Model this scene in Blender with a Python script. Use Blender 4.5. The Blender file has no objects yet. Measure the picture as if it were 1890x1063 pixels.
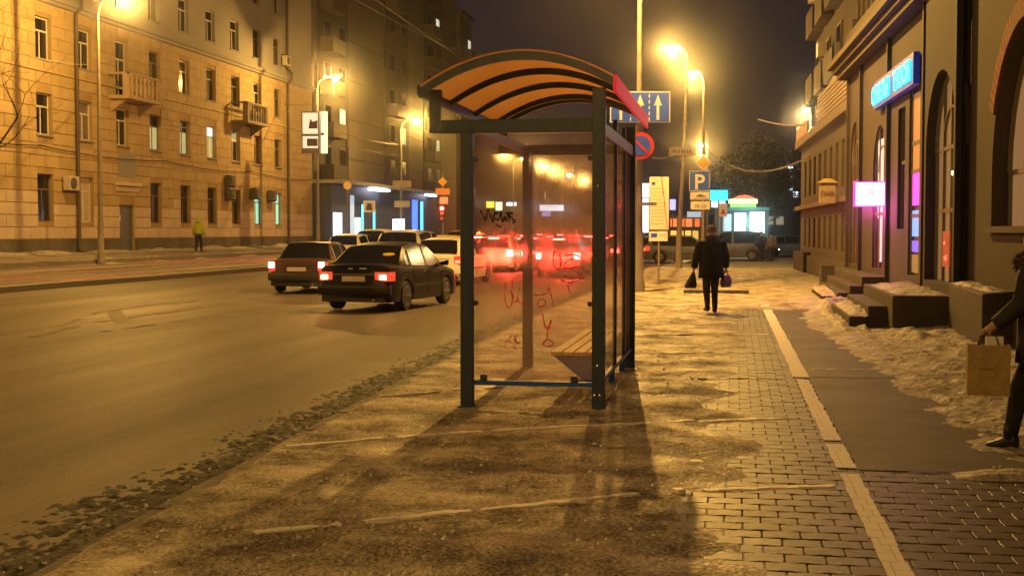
import bpy, bmesh, math, random
from math import sin, cos, pi, radians, sqrt, atan2
from mathutils import Vector, Matrix, noise
from mathutils.geometry import tessellate_polygon
random.seed(7)
S = bpy.context.scene
COL = S.collection
# ------------------------------------------------------------------ camera, sky, exposure
YAW = radians(9.74); PITCH = math.atan(104.5/2400)
cam_d = bpy.data.cameras.new('camera'); cam = bpy.data.objects.new('camera', cam_d); COL.objects.link(cam)
cam.location = (0, 0, 1.6); cam.rotation_euler = (pi/2 - PITCH, 0, YAW)
cam_d.sensor_width = 36; cam_d.lens = 2400/1890*36; cam_d.clip_start = .05; cam_d.clip_end = 2000
S.camera = cam
W = bpy.data.worlds.new('World'); S.world = W; W.use_nodes = True
nt = W.node_tree; nt.nodes.clear()
sky = nt.nodes.new('ShaderNodeTexSky'); sky.sky_type = 'NISHITA'; sky.sun_disc = False
sky.sun_elevation = radians(-9); sky.sun_rotation = radians(250)
b1 = nt.nodes.new('ShaderNodeBackground'); b1.inputs[1].default_value = .05
b2 = nt.nodes.new('ShaderNodeBackground'); b2.inputs[0].default_value = (.026, .0205, .030, 1); b2.inputs[1].default_value = .52
ad = nt.nodes.new('ShaderNodeAddShader'); wo = nt.nodes.new('ShaderNodeOutputWorld')
nt.links.new(sky.outputs[0], b1.inputs[0]); nt.links.new(b1.outputs[0], ad.inputs[0])
nt.links.new(b2.outputs[0], ad.inputs[1]); nt.links.new(ad.outputs[0], wo.inputs[0])
vs = S.view_settings; vs.view_transform = 'Standard'; vs.look = 'None'; vs.gamma = 1; vs.exposure = 0.0; vs.use_curve_mapping = False
S.cycles.use_denoising = True
S.cycles.max_bounces = 6; S.cycles.diffuse_bounces = 3; S.cycles.transparent_max_bounces = 16
S.cycles.volume_bounces = 0; S.cycles.sample_clamp_indirect = 4
S.cycles.volume_step_rate = 4; S.cycles.caustics_reflective = False; S.cycles.caustics_refractive = False
SODIUM = (1.0, .53, .105)
LAMP_W = 4200
HAZE = .0010

# ------------------------------------------------------------------ helpers
def P(px, D):                      # column of the picture at depth D -> X, Y
    lat = (px - 945)*D/2400
    return lat*cos(YAW) - D*sin(YAW), D*cos(YAW) + lat*sin(YAW)
def G(px, py, z=0.0):              # point at height z under a picture point
    F = Vector((-sin(YAW), cos(YAW), 0)); R = Vector((cos(YAW), sin(YAW), 0)); U = Vector((0, 0, 1))
    Fp = F*cos(PITCH) - U*sin(PITCH); Up = F*sin(PITCH) + U*cos(PITCH)
    d = Fp*2400 + R*(px - 945) + Up*(531.5 - py)
    t = (z - 1.6)/d.z
    return Vector((0, 0, 1.6)) + d*t
def Z(py, D): return 1.6 + (427 - py)*D/2400

MATS = {}
def mat(name, col, rough=.6, metal=0., var=.12, scale=3., bump=0., bscale=40., emit=None, es=0., coat=0., world=False, spec=.5, rnd=0., streak=None):
    if name in MATS: return MATS[name]
    m = bpy.data.materials.new(name); m.use_nodes = True; MATS[name] = m
    n = m.node_tree; bs = n.nodes['Principled BSDF']; L = n.links.new
    bs.inputs['Roughness'].default_value = rough; bs.inputs['Metallic'].default_value = metal
    bs.inputs['Coat Weight'].default_value = coat; bs.inputs['Specular IOR Level'].default_value = spec
    if world:
        tc = n.nodes.new('ShaderNodeNewGeometry'); vec = tc.outputs['Position']
    else:
        tc = n.nodes.new('ShaderNodeTexCoord'); vec = tc.outputs['Object']
    if streak:
        mp = n.nodes.new('ShaderNodeMapping'); mp.inputs['Scale'].default_value = streak; L(vec, mp.inputs[0]); vec = mp.outputs[0]
    nz = n.nodes.new('ShaderNodeTexNoise'); nz.inputs['Scale'].default_value = scale; nz.inputs['Detail'].default_value = 6
    nz.inputs['Roughness'].default_value = .65; L(vec, nz.inputs['Vector'])
    mx = n.nodes.new('ShaderNodeMix'); mx.data_type = 'RGBA'
    mr = n.nodes.new('ShaderNodeMapRange'); mr.inputs[1].default_value = .3; mr.inputs[2].default_value = .7
    L(nz.outputs[0], mr.inputs[0]); L(mr.outputs[0], mx.inputs[0])
    mx.inputs[6].default_value = tuple(c*(1 - var) for c in col) + (1,); mx.inputs[7].default_value = tuple(min(1, c*(1 + var)) for c in col) + (1,)
    out = mx.outputs[2]
    if rnd:
        oi = n.nodes.new('ShaderNodeObjectInfo'); r2 = n.nodes.new('ShaderNodeMapRange'); r2.inputs[3].default_value = 1 - rnd; r2.inputs[4].default_value = 1 + rnd
        L(oi.outputs['Random'], r2.inputs[0]); hv = n.nodes.new('ShaderNodeHueSaturation'); L(r2.outputs[0], hv.inputs['Value']); L(out, hv.inputs['Color']); out = hv.outputs[0]
    L(out, bs.inputs['Base Color'])
    if bump:
        nb = n.nodes.new('ShaderNodeTexNoise'); nb.inputs['Scale'].default_value = bscale; nb.inputs['Detail'].default_value = 5; L(vec, nb.inputs['Vector'])
        bp = n.nodes.new('ShaderNodeBump'); bp.inputs['Strength'].default_value = min(1, bump); bp.inputs['Distance'].default_value = .02*max(1, bump)
        L(nb.outputs[0], bp.inputs['Height']); L(bp.outputs[0], bs.inputs['Normal'])
    if emit:
        bs.inputs['Emission Color'].default_value = emit + (1,); bs.inputs['Emission Strength'].default_value = es
    return m

def patchy(name, a, b, scale, lo, hi, rough_a=.8, rough_b=.5, bump=.6, bscale=25, streak=None, fine=18., mixf=.45, bdist=.02):
    """two real surfaces (dirt and snow, say) mixed by noise in world space"""
    m = bpy.data.materials.new(name); m.use_nodes = True; MATS[name] = m
    n = m.node_tree; bs = n.nodes['Principled BSDF']; L = n.links.new
    g = n.nodes.new('ShaderNodeNewGeometry'); vec = g.outputs['Position']
    if streak:
        mp = n.nodes.new('ShaderNodeMapping'); mp.inputs['Scale'].default_value = streak; L(vec, mp.inputs[0]); vec = mp.outputs[0]
    n1 = n.nodes.new('ShaderNodeTexNoise'); n1.inputs['Scale'].default_value = scale; n1.inputs['Detail'].default_value = 8; n1.inputs['Roughness'].default_value = .7; L(vec, n1.inputs['Vector'])
    n2 = n.nodes.new('ShaderNodeTexNoise'); n2.inputs['Scale'].default_value = fine; n2.inputs['Detail'].default_value = 4; n2.inputs['Roughness'].default_value = .8; L(g.outputs['Position'], n2.inputs['Vector'])
    mm = n.nodes.new('ShaderNodeMix'); mm.inputs[0].default_value = mixf; L(n1.outputs[0], mm.inputs[2]); L(n2.outputs[0], mm.inputs[3])
    mr = n.nodes.new('ShaderNodeMapRange'); mr.inputs[1].default_value = lo; mr.inputs[2].default_value = hi; L(mm.outputs[0], mr.inputs[0])
    mx = n.nodes.new('ShaderNodeMix'); mx.data_type = 'RGBA'; L(mr.outputs[0], mx.inputs[0])
    mx.inputs[6].default_value = a + (1,); mx.inputs[7].default_value = b + (1,)
    L(mx.outputs[2], bs.inputs['Base Color'])
    rr = n.nodes.new('ShaderNodeMapRange'); rr.inputs[3].default_value = rough_a; rr.inputs[4].default_value = rough_b; L(mr.outputs[0], rr.inputs[0]); L(rr.outputs[0], bs.inputs['Roughness'])
    nb = n.nodes.new('ShaderNodeTexNoise'); nb.inputs['Scale'].default_value = bscale; nb.inputs['Detail'].default_value = 6; L(g.outputs['Position'], nb.inputs['Vector'])
    bp = n.nodes.new('ShaderNodeBump'); bp.inputs['Strength'].default_value = bump; bp.inputs['Distance'].default_value = bdist
    L(nb.outputs[0], bp.inputs['Height']); L(bp.outputs[0], bs.inputs['Normal'])
    return m

def emis(name, col, s):
    return mat(name, col, emit=col, es=s, var=.02)

def see(name, tint, diff, mixd, mixt, gloss=.06, bump=0, translucent=False, scale=6., lo=.35, hi=.7, gmax=.3):
    """see-through sheet: clear part, dirt / haze part, thin gloss"""
    m = bpy.data.materials.new(name); m.use_nodes = True; MATS[name] = m
    n = m.node_tree; n.nodes.clear(); L = n.links.new
    o = n.nodes.new('ShaderNodeOutputMaterial')
    tr = n.nodes.new('ShaderNodeBsdfTransparent'); tr.inputs[0].default_value = tint + (1,)
    df = n.nodes.new('ShaderNodeBsdfTranslucent' if translucent else 'ShaderNodeBsdfDiffuse'); df.inputs[0].default_value = diff + (1,)
    d2 = n.nodes.new('ShaderNodeBsdfDiffuse' if translucent else 'ShaderNodeBsdfTranslucent'); d2.inputs[0].default_value = diff + (1,)
    dm = n.nodes.new('ShaderNodeMixShader'); dm.inputs[0].default_value = .3 if translucent else .5; L(df.outputs[0], dm.inputs[1]); L(d2.outputs[0], dm.inputs[2])
    tc = n.nodes.new('ShaderNodeTexCoord'); nz = n.nodes.new('ShaderNodeTexNoise'); nz.inputs['Scale'].default_value = scale; nz.inputs['Detail'].default_value = 7
    L(tc.outputs['Object'], nz.inputs['Vector'])
    mr = n.nodes.new('ShaderNodeMapRange'); mr.inputs[1].default_value = lo; mr.inputs[2].default_value = hi; mr.inputs[3].default_value = mixd; mr.inputs[4].default_value = mixt; L(nz.outputs[0], mr.inputs[0])
    m1 = n.nodes.new('ShaderNodeMixShader'); L(mr.outputs[0], m1.inputs[0]); L(tr.outputs[0], m1.inputs[1]); L(dm.outputs[0], m1.inputs[2])
    gl = n.nodes.new('ShaderNodeBsdfGlossy'); gl.inputs['Roughness'].default_value = .08
    fr = n.nodes.new('ShaderNodeFresnel'); fr.inputs[0].default_value = 1.45
    mu = n.nodes.new('ShaderNodeMath'); mu.operation = 'MULTIPLY'; mu.inputs[1].default_value = gloss/.04; L(fr.outputs[0], mu.inputs[0]); mu.use_clamp = True
    mn = n.nodes.new('ShaderNodeMath'); mn.operation = 'MINIMUM'; mn.inputs[1].default_value = gmax; L(mu.outputs[0], mn.inputs[0]); mu = mn
    m2 = n.nodes.new('ShaderNodeMixShader'); L(mu.outputs[0], m2.inputs[0]); L(m1.outputs[0], m2.inputs[1]); L(gl.outputs[0], m2.inputs[2])
    if bump:
        nb = n.nodes.new('ShaderNodeTexNoise'); nb.inputs['Scale'].default_value = 9; L(tc.outputs['Object'], nb.inputs['Vector'])
        bp = n.nodes.new('ShaderNodeBump'); bp.inputs['Strength'].default_value = bump; bp.inputs['Distance'].default_value = .03; L(nb.outputs[0], bp.inputs['Height']); L(bp.outputs[0], gl.inputs['Normal'])
    L(m2.outputs[0], o.inputs[0])
    return m

def props(o, **k):
    for a, b in k.items():
        if b is not None: o[a] = b
    return o
def thing(name, label, cat, loc=(0, 0, 0), rz=0, group=None):
    o = bpy.data.objects.new(name, None); COL.objects.link(o); o.location = loc; o.rotation_euler = (0, 0, rz)
    o.empty_display_size = .2
    return props(o, label=label, category=cat, group=group)
def relabel(o, label, group=None):
    o['label'] = label
    if group: o['group'] = group
    return o
def dup(root, loc, rz=0, label=None, group=None, swap=None, scale=None):
    def cp(o, par):
        c = o.copy(); COL.objects.link(c); c.parent = par
        if swap and c.type == 'MESH' and c.data.materials and c.data.materials[0] and c.data.materials[0].name in swap:
            c.data = recolour(c.data, swap[c.data.materials[0].name])
        for ch in o.children: cp(ch, c)
        return c
    r = cp(root, None); r.location = loc; r.rotation_euler = (0, 0, rz)
    if scale: r.scale = scale
    if label: r['label'] = label
    if group: r['group'] = group
    return r
_rc = {}
def recolour(me, m):
    k = (me.name, m.name)
    if k not in _rc:
        c = me.copy(); c.materials.clear(); c.materials.append(m); _rc[k] = c
    return _rc[k]

class MB:
    def __init__(s): s.v = []; s.f = []
    def add(s, vs, fs):
        b = len(s.v); s.v += [tuple(v) for v in vs]; s.f += [tuple(i + b for i in f) for f in fs]; return s
    def box(s, x0, x1, y0, y1, z0, z1):
        return s.add([(x0,y0,z0),(x1,y0,z0),(x1,y1,z0),(x0,y1,z0),(x0,y0,z1),(x1,y0,z1),(x1,y1,z1),(x0,y1,z1)],
                     [(0,3,2,1),(4,5,6,7),(0,1,5,4),(1,2,6,5),(2,3,7,6),(3,0,4,7)])
    def rbox(s, c, size, m):       # box turned by matrix m
        a, b, d = [q/2 for q in size]
        vs = [m @ Vector(p) + Vector(c) for p in [(-a,-b,-d),(a,-b,-d),(a,b,-d),(-a,b,-d),(-a,-b,d),(a,-b,d),(a,b,d),(-a,b,d)]]
        return s.add(vs, [(0,3,2,1),(4,5,6,7),(0,1,5,4),(1,2,6,5),(2,3,7,6),(3,0,4,7)])
    def tube(s, pts, r, n=10, caps=True, sq=1.0):
        pts = [Vector(p) for p in pts]; rs = r if isinstance(r, (list, tuple)) else [r]*len(pts)
        b = len(s.v); up0 = None
        for i, p in enumerate(pts):
            t = (pts[min(i+1, len(pts)-1)] - pts[max(i-1, 0)]).normalized()
            if up0 is None:
                up0 = Vector((0, 0, 1)) if abs(t.z) < .9 else Vector((0, 1, 0))
            u = t.cross(up0).normalized(); w = u.cross(t).normalized(); up0 = w
            for k in range(n):
                a = 2*pi*k/n; s.v.append(tuple(p + u*cos(a)*rs[i] + w*sin(a)*rs[i]*sq))
        for i in range(len(pts) - 1):
            for k in range(n):
                k2 = (k+1) % n; s.f.append((b+i*n+k, b+i*n+k2, b+(i+1)*n+k2, b+(i+1)*n+k))
        if caps:
            s.f.append(tuple(b+k for k in reversed(range(n)))); s.f.append(tuple(b+(len(pts)-1)*n+k for k in range(n)))
        return s
    def loft(s, rings, caps=True):
        b = len(s.v); n = len(rings[0])
        for r in rings: s.v += [tuple(p) for p in r]
        for i in range(len(rings) - 1):
            for k in range(n):
                k2 = (k+1) % n; s.f.append((b+i*n+k, b+i*n+k2, b+(i+1)*n+k2, b+(i+1)*n+k))
        if caps:
            s.f.append(tuple(b+k for k in reversed(range(n)))); s.f.append(tuple(b+(len(rings)-1)*n+k for k in range(n)))
        return s
    def prism(s, poly, m0, m1):    # poly of (a,b); m0/m1 map (a,b)->xyz for front/back
        n = len(poly); b = len(s.v)
        s.v += [tuple(m0(*p)) for p in poly] + [tuple(m1(*p)) for p in poly]
        s.f += [tuple(b+i for i in range(n)), tuple(b+n+i for i in reversed(range(n)))]
        for i in range(n):
            j = (i+1) % n; s.f.append((b+j, b+i, b+n+i, b+n+j))
        return s
    def lathe(s, prof, c=(0, 0, 0), n=20, axis='z'):
        rings = []
        for r, h in prof:
            ring = []
            for k in range(n):
                a = 2*pi*k/n
                q = (r*cos(a), r*sin(a), h) if axis == 'z' else ((h, r*cos(a), r*sin(a)) if axis == 'x' else (r*sin(a), h, r*cos(a)))
                ring.append((c[0]+q[0], c[1]+q[1], c[2]+q[2]))
            rings.append(ring)
        return s.loft(rings)
    def wall(s, u0, u1, z0, z1, holes, depth, y=0.):
        outer = [(u0, z0), (u1, z0), (u1, z1), (u0, z1)]
        loops = [outer] + holes
        flat = [Vector((a, 0, b)) for lp in loops for a, b in lp]
        tris = tessellate_polygon([[Vector((a, b, 0)) for a, b in lp] for lp in loops])
        b0 = len(s.v); s.v += [(p.x, y, p.z) for p in flat]
        for t in tris:
            a, b, c = [flat[i] for i in t]
            cr = (b.x-a.x)*(c.z-a.z) - (b.z-a.z)*(c.x-a.x)
            s.f.append(tuple(b0+i for i in (t if cr > 0 else reversed(t))))
        for h in holes:
            n = len(h); b = len(s.v); s.v += [(p[0], y, p[1]) for p in h] + [(p[0], y+depth, p[1]) for p in h]
            for i in range(n):
                j = (i+1) % n; s.f.append((b+i, b+j, b+n+j, b+n+i))
        return s
    def build(s, name, m=None, parent=None, smooth=False, bevel=0., loc=None, **k):
        me = bpy.data.meshes.new(name); me.from_pydata(s.v, [], s.f); me.validate()
        bm = bmesh.new(); bm.from_mesh(me); bmesh.ops.recalc_face_normals(bm, faces=bm.faces); bm.to_mesh(me); bm.free()
        if m: me.materials.append(m)
        o = bpy.data.objects.new(name, me); COL.objects.link(o)
        if parent: o.parent = parent
        if loc: o.location = loc
        if smooth:
            for p in me.polygons: p.use_smooth = True
            if smooth != 'all': me.set_sharp_from_angle(angle=radians(40))
        if bevel:
            bv = o.modifiers.new('b', 'BEVEL'); bv.width = bevel; bv.segments = 2; bv.limit_method = 'ANGLE'
        return props(o, **k)

def arch(u0, u1, z0, zs, n=12, point=1.0):
    r = (u1-u0)/2; c = (u0+u1)/2
    return [(u0, z0), (u1, z0)] + [(c + r*cos(pi*i/n), zs + r*point*sin(pi*i/n)) for i in range(n+1)]
def rect(u0, u1, z0, z1): return [(u0, z0), (u1, z0), (u1, z1), (u0, z1)]
def text(name, s, size, m, parent, loc, rot=(pi/2, 0, 0), ext=.01, align='CENTER', sx=1., bold=0.):
    c = bpy.data.curves.new(name, 'FONT'); c.body = s; c.size = size; c.extrude = ext; c.align_x = align; c.offset = bold; c.resolution_u = 3
    t_ = bpy.data.objects.new('tmp', c); me = bpy.data.meshes.new_from_object(t_); me.name = name; bpy.data.objects.remove(t_)
    if not me.materials: me.materials.append(m)
    o = bpy.data.objects.new(name, me); COL.objects.link(o); o.parent = parent; o.location = loc; o.rotation_euler = rot; o.scale = (sx, 1, 1)
    return o
def sheet(name, nx, ny, fn, m, **k):
    b = MB(); b.v = [fn(i/nx, j/ny) for j in range(ny+1) for i in range(nx+1)]
    b.f = [(j*(nx+1)+i, j*(nx+1)+i+1, (j+1)*(nx+1)+i+1, (j+1)*(nx+1)+i) for j in range(ny) for i in range(nx)]
    return b.build(name, m, smooth='all', **k)
def fbm(x, y, z=0., o=4):
    return noise.fractal(Vector((x, y, z)), 1.0, 2.0, o)
# ------------------------------------------------------------------ setting: ground
def xk(Y): return -3.66 + .0009*max(0, 30 - Y)**2 if Y > -6 else -2.5
def gz(X):                                  # cross profile: carriageway, tram bed, far pavement
    pts = [(-60, .68), (-28.4, .68), (-24.95, .47), (-24.93, .30), (-19.1, .12), (-19.06, -.02), (-12, -.10), (-3, -.12), (80, -.12)]
    for (a, za), (b, zb) in zip(pts, pts[1:]):
        if X <= b: return za + (zb - za)*(X - a)/(b - a)
    return -.12
m_ground = mat('earth', (.10, .09, .08), .9, world=True, scale=.3, bump=.5, bscale=3)
MB().box(-670, 670, -110, 870, -1.2, -.45).build('ground', m_ground, kind='structure')
m_road = patchy('road_asphalt', (.046, .035, .025), (.155, .114, .076), .55, .36, .66, .60, .44, .6, 60, streak=(1, .09, 1), fine=38, mixf=.36, bdist=.010)
m_tram = patchy('tram_bed_concrete', (.13, .115, .10), (.42, .39, .35), .5, .42, .66, .6, .45, .5, 12, streak=(1.6, .07, 1), fine=20, mixf=.35)
def road_fn(i, j):
    Y = -40 + 440*j**1.6; a = xk(Y)
    X = a + (-19.06 - a)*i
    return (X, Y, gz(X) + .006*fbm(X*.6, Y*.25))
sheet('road', 60, 160, road_fn, m_road, kind='structure')
def cross_fn(i, j):
    X = -3.60 + 100*i; Y = 58.5 + 29*j
    return (X, Y, -.124)
m_road2 = patchy('cross_street_slush', (.16, .155, .15), (.36, .35, .33), .3, .38, .62, .6, .4, .4, 20)
sheet('cross_street', 30, 10, cross_fn, m_road2, kind='structure')
def tram_fn(i, j):
    X = -19.06 - 5.87*i; Y = -40 + 440*j**1.6
    z = .12 + .18*i + .02*fbm(X*1.5, Y*.3)
    return (X, Y, z)
tb = sheet('tram_bed', 40, 160, tram_fn, m_tram, kind='structure')
m_rail = mat('rail_steel', (.55, .50, .45), .28, 1., bump=.1)
rb = MB()
for X in (-19.75, -21.27, -22.6, -24.12):
    z = .12 + .18*(-19.06 - X)/5.87
    rb.box(X-.035, X+.035, -40, 300, z-.02, z+.035)
rb.build('tram_rail', m_rail, tb)
MB().box(-19.12, -18.98, -40, 300, -.2, .105).build('tram_bed_kerb', mat('dark_kerb', (.09, .08, .07), .8, world=True, bump=.4), kind='structure')
def lside_fn(i, j):
    X = -25.1 - 4.6*i; Y = -40 + 440*j**1.6
    return (X, Y, gz(X) + .02*fbm(X, Y*.5))
m_lside = patchy('trodden_snow_left', (.14, .125, .11), (.40, .37, .34), .4, .40, .64, .8, .6, .5, 10, streak=(1, .3, 1), fine=3)
sheet('far_pavement', 14, 160, lside_fn, m_lside, kind='structure')
MB().box(-25.12, -24.93, -40, 300, .1, .475).build('far_kerb', mat('kerb_stone_mat', (.22, .20, .18), .8, world=True, bump=.4), kind='structure')
m_snowdirty = patchy('dirty_snow', (.15, .12, .09), (.56, .50, .43), 1.6, .36, .66, .8, .55, 1., 18, fine=9, bdist=.035)
def ridge(name, xc, w, h, y0, y1, zfun, lab, n=260, seed=0., thr=-.1):
    def fn(i, j):
        Y = y0 + (y1-y0)*j; u = i*2 - 1; X = xc + u*w
        hh = h*(1 - u*u)*max(0, fbm(Y*.35, seed, 0, 5) - thr)*1.6 + .25*h*fbm(X*5, Y*3, seed)*(1-abs(u))
        return (X, Y, zfun(X) - .02 + hh)
    o = sheet(name, 7, n, fn, m_snowdirty, kind='stuff'); o['label'] = lab; return o
ridge('snow_bank', -25.0, .5, .13, 20, 120, gz, 'dirty snow heaped along the far kerb', seed=3)
ridge('snow_bank', -28.1, .4, .16, 20, 86, gz, 'thin white snow strip at the foot of the yellow building', seed=9, thr=-.35)

# ---- near pavement
m_base = mat('joint_sand', (.07, .06, .05), .9, world=True, scale=6, bump=.6, bscale=60)
def pave_fn(i, j):
    Y = -8 + 66.5*j; a = xk(Y) - .02
    return (a + (3.9 - a)*i, Y, -.013)
pave = sheet('pavement', 20, 80, pave_fn, m_base, kind='structure')
m_kerb = patchy('granite_kerb', (.07, .058, .048), (.20, .17, .135), 3, .4, .6, .8, .6, .5, 30)
b = MB()
kerb_me = None; Y = -6.
while Y < 58:
    a, c = xk(Y), xk(Y + .98); rz = -math.atan2(c - a, .98)
    if kerb_me is None:
        o = MB().box(-.075, .075, 0, .98, -.16, .004).build('kerb_stone', m_kerb, pave, bevel=.012); kerb_me = o.data
    else:
        o = bpy.data.objects.new('kerb_stone', kerb_me); COL.objects.link(o); o.parent = pave
        bv = o.modifiers.new('b', 'BEVEL'); bv.width = .012; bv.segments = 2
    o.location = (a - .05, Y, random.uniform(-.006, .004)); o.rotation_euler = (0, 0, rz)
    Y += 1.0
# pavers: long side across the street, half bond, waisted like cotton reels
m_paver = patchy('concrete_paver', (.045, .034, .026), (.135, .102, .072), 1.6, .36, .68, .62, .42, .35, 60, fine=14, mixf=.5, bdist=.006)
m_paver2 = patchy('reddish_paver', (.050, .032, .026), (.105, .074, .060), 1.6, .38, .68, .6, .42, .35, 60, fine=14, mixf=.5, bdist=.006)
def paver_poly(w=.2, h=.165, g=.0045, k=.010):
    x = w/2 - g; y = h/2 - g
    return [(-x, -y), (-x*.45, -y), (-x*.3, -y+k), (x*.3, -y+k), (x*.45, -y), (x, -y), (x+k*.3, 0), (x, y), (x*.45, y), (x*.3, y+k), (-x*.3, y+k), (-x*.45, y), (-x, y), (-x-k*.3, 0)]
PW, PH = .2, .168
pp = paver_poly()
def paver_mesh(nm, m):
    q = MB(); n = len(pp)
    q.v = [(a, c, -.012) for a, c in pp] + [(a, c, -.003) for a, c in pp] + [(a*.965, c*.955, 0) for a, c in pp]
    for r in (0, 1):
        for i in range(n): q.f.append((r*n+i, r*n+(i+1) % n, (r+1)*n+(i+1) % n, (r+1)*n+i))
    q.f.append(tuple(2*n+i for i in range(n)))
    o = q.build(nm, m, pave); return o
proto = {0: paver_mesh('paver', m_paver), 1: paver_mesh('paver', m_paver2)}
STX = lambda Y: .765 - .0055*(Y - 6.3)     # centre of the painted stripe
cells = []
for r in range(int((27.5 - 4.6)/PH)):
    Y = 4.6 + r*PH
    for c in range(-8, 16):
        X = (c + .5*(r % 2))*PW + .05
        if X < -.75: continue
        side = 1 if X > STX(Y) + .1 else 0
        if side and Y > 9.0: continue
        if X > 2.9: continue
        cells.append((X*X*.3 + (Y-.0)**2, X, Y, side))
cells.sort()
inview = lambda X, Y: abs((X*cos(YAW) + Y*sin(YAW))/( -X*sin(YAW) + Y*cos(YAW))) < .42 and Y > 5.4
near = [c for c in cells if inview(c[1], c[2])][:298]; nearset = set((c[1], c[2]) for c in near)
first = {0: True, 1: True}
for _, X, Y, sd in near:
    if first[sd]: o = proto[sd]; first[sd] = False
    else: o = proto[sd].copy(); COL.objects.link(o)
    o.location = (X, Y, random.uniform(-.0025, .002)); o.rotation_euler = (random.uniform(-.008, .008), random.uniform(-.008, .008), random.uniform(-.01, .01))
far = [MB(), MB()]
for _, X, Y, sd in cells:
    if (X, Y) in nearset: continue
    x, y = PW/2 - .005, PH/2 - .005; z = random.uniform(-.002, .002)
    far[sd].add([(X-x, Y-y, -.012), (X+x, Y-y, -.012), (X+x, Y+y, -.012), (X-x, Y+y, -.012), (X-x, Y-y, z), (X+x, Y-y, z), (X+x, Y+y, z), (X-x, Y+y, z)], [(4,5,6,7),(0,1,5,4),(1,2,6,5),(2,3,7,6),(3,0,4,7)])
far[0].build('paver_field', m_paver, pave, kind='stuff'); far[1].build('paver_field', m_paver2, pave, kind='stuff')
# asphalt panel right of the stripe, cut by a seam at Y=14.6
m_asph = patchy('footway_asphalt', (.022, .015, .012), (.060, .042, .034), .9, .38, .66, .75, .6, .6, 70, fine=22, mixf=.4, bdist=.012)
def asp(y0, y1, x0, x1, z):
    def fn(i, j):
        Y = y0 + (y1-y0)*j; return (x0(Y) + (x1 - x0(Y))*i, Y, z + .004*fbm(i*3, Y*.8))
    return sheet('asphalt_path', 12, max(6, int((y1-y0)*2)), fn, m_asph, kind='structure')
asp(8.94, 14.55, lambda Y: STX(Y) + .08, 3.9, .002)
asp(14.6, 27.5, lambda Y: STX(Y) + .08, 3.9, .002)
asp(27.5, 58.2, lambda Y: -2.6, 3.9, .003)
# painted stripe: worn pale band, cut where the joints run
m_line = patchy('worn_white_line', (.42, .36, .31), (.80, .73, .66), 5, .28, .44, .7, .6, .4, 60, fine=25)
lb = MB()
def strip_piece(b, y0, y1, w, z, cut=True):
    Y = y0
    while Y < y1:
        h = min(PH - .006 if cut else .5, y1 - Y); j = random.uniform(-.006, .006) ; k = random.uniform(-.007, .007)
        x = STX(Y)
        if random.random() < .97:
            if cut:
                s = x + random.choice((-.02, .02))
                b.box(x-w/2+j, s-.0015, Y, Y+h, z-.003, z); b.box(s+.0015, x+w/2+k, Y, Y+h, z-.003, z)
            else: b.box(x-w/2+j, x+w/2+k, Y, Y+h+.01, z-.003, z)
        Y += PH if cut else .5
strip_piece(lb, 4.6, 8.75, .125, .0075); strip_piece(lb, 8.98, 14.3, .13, .0075); strip_piece(lb, 14.5, 31, .17, .0095, False)
lb.build('painted_line', m_line, kind='structure')
# packed dirty snow crust towards the kerb
m_crust = patchy('trodden_dirty_snow', (.105, .080, .052), (.72, .60, .42), 1.5, .42, .60, .85, .42, 1., 34, fine=42, mixf=.46, bdist=.028)
def crust_fn(i, j):
    Y = 4.2 + 54*j**1.5; a = xk(Y) - .06 + .05*fbm(Y*2.2, 1.7, 0, 4)
    edge = -.28 + .42*fbm(Y*1.1, 2.2, 0, 6) if Y < 27 else 3.2
    X = a + (edge + .5 - a)*i
    n = fbm(X*2.2, Y*2.0, 0, 5)*.022 + fbm(X*9, Y*8, 4, 3)*.008
    fall = min(1, (edge + .5 - X)/.55); rise = min(1, .45 + (X - a)/.12)
    return (X, Y, (.016 + n)*fall*rise - .016*(1 - fall*rise))
cr = sheet('trodden_snow', 200, 330, crust_fn, m_crust, kind='stuff'); cr['label'] = 'dirty trodden snow and grit covering the pavement around the shelter'
# curved snow-filled ridges that cross the pavement
m_ridge = patchy('snow_in_joint', (.60, .52, .40), (.88, .82, .70), 7, .30, .48, .6, .5, .7, 45, fine=24)
def cross_ridge(pts, w, breaks):
    b = MB(); vs = [G(*p) for p in pts]
    L = []
    for p, q in zip(vs, vs[1:]):
        n = max(2, int((q-p).length/.05))
        L += [p.lerp(q, k/n) for k in range(n)]
    run = []
    for i, p in enumerate(L):
        d = (L[min(i+1, len(L)-1)] - L[max(i-1, 0)]).normalized(); nrm = Vector((-d.y, d.x, 0))
        keep = fbm(p.x*2.6, p.y*2.6, breaks, 5) > -.55
        ww = w*(.75 + 1.3*abs(fbm(p.x*7, p.y*7, breaks))); hh = .009 + (.018 if p.x < -.30 else 0) + .006*fbm(p.x*9, p.y*9, 5)
        if keep:
            run.append([p - nrm*ww + Vector((0,0,-.01)), p - nrm*ww*.5 + Vector((0,0,hh)), p + nrm*ww*.5 + Vector((0,0,hh)), p + nrm*ww + Vector((0,0,-.01))])
        if (not keep or i == len(L)-1) and run:
            if len(run) > 1: b.loft(run)
            run = []
    b.build('snow_ridge', m_ridge, kind='stuff')
cross_ridge([(470, 990), (560, 980), (800, 955), (1000, 936), (1190, 915), (1300, 905), (1430, 900), (1555, 897)], .062, 1)
cross_ridge([(530, 829), (600, 823), (720, 812), (900, 800), (1080, 790), (1190, 785), (1340, 776), (1480, 772)], .055, 2)
cross_ridge([(1290, 701), (1380, 698), (1455, 700)], .05, 3)
cross_ridge([(700, 735), (860, 722), (1000, 715)], .03, 4.4)
cross_ridge([(1235, 655), (1340, 650), (1440, 652)], .055, 5)
cross_ridge([(1225, 621), (1330, 617), (1425, 618)], .06, 6)
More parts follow.
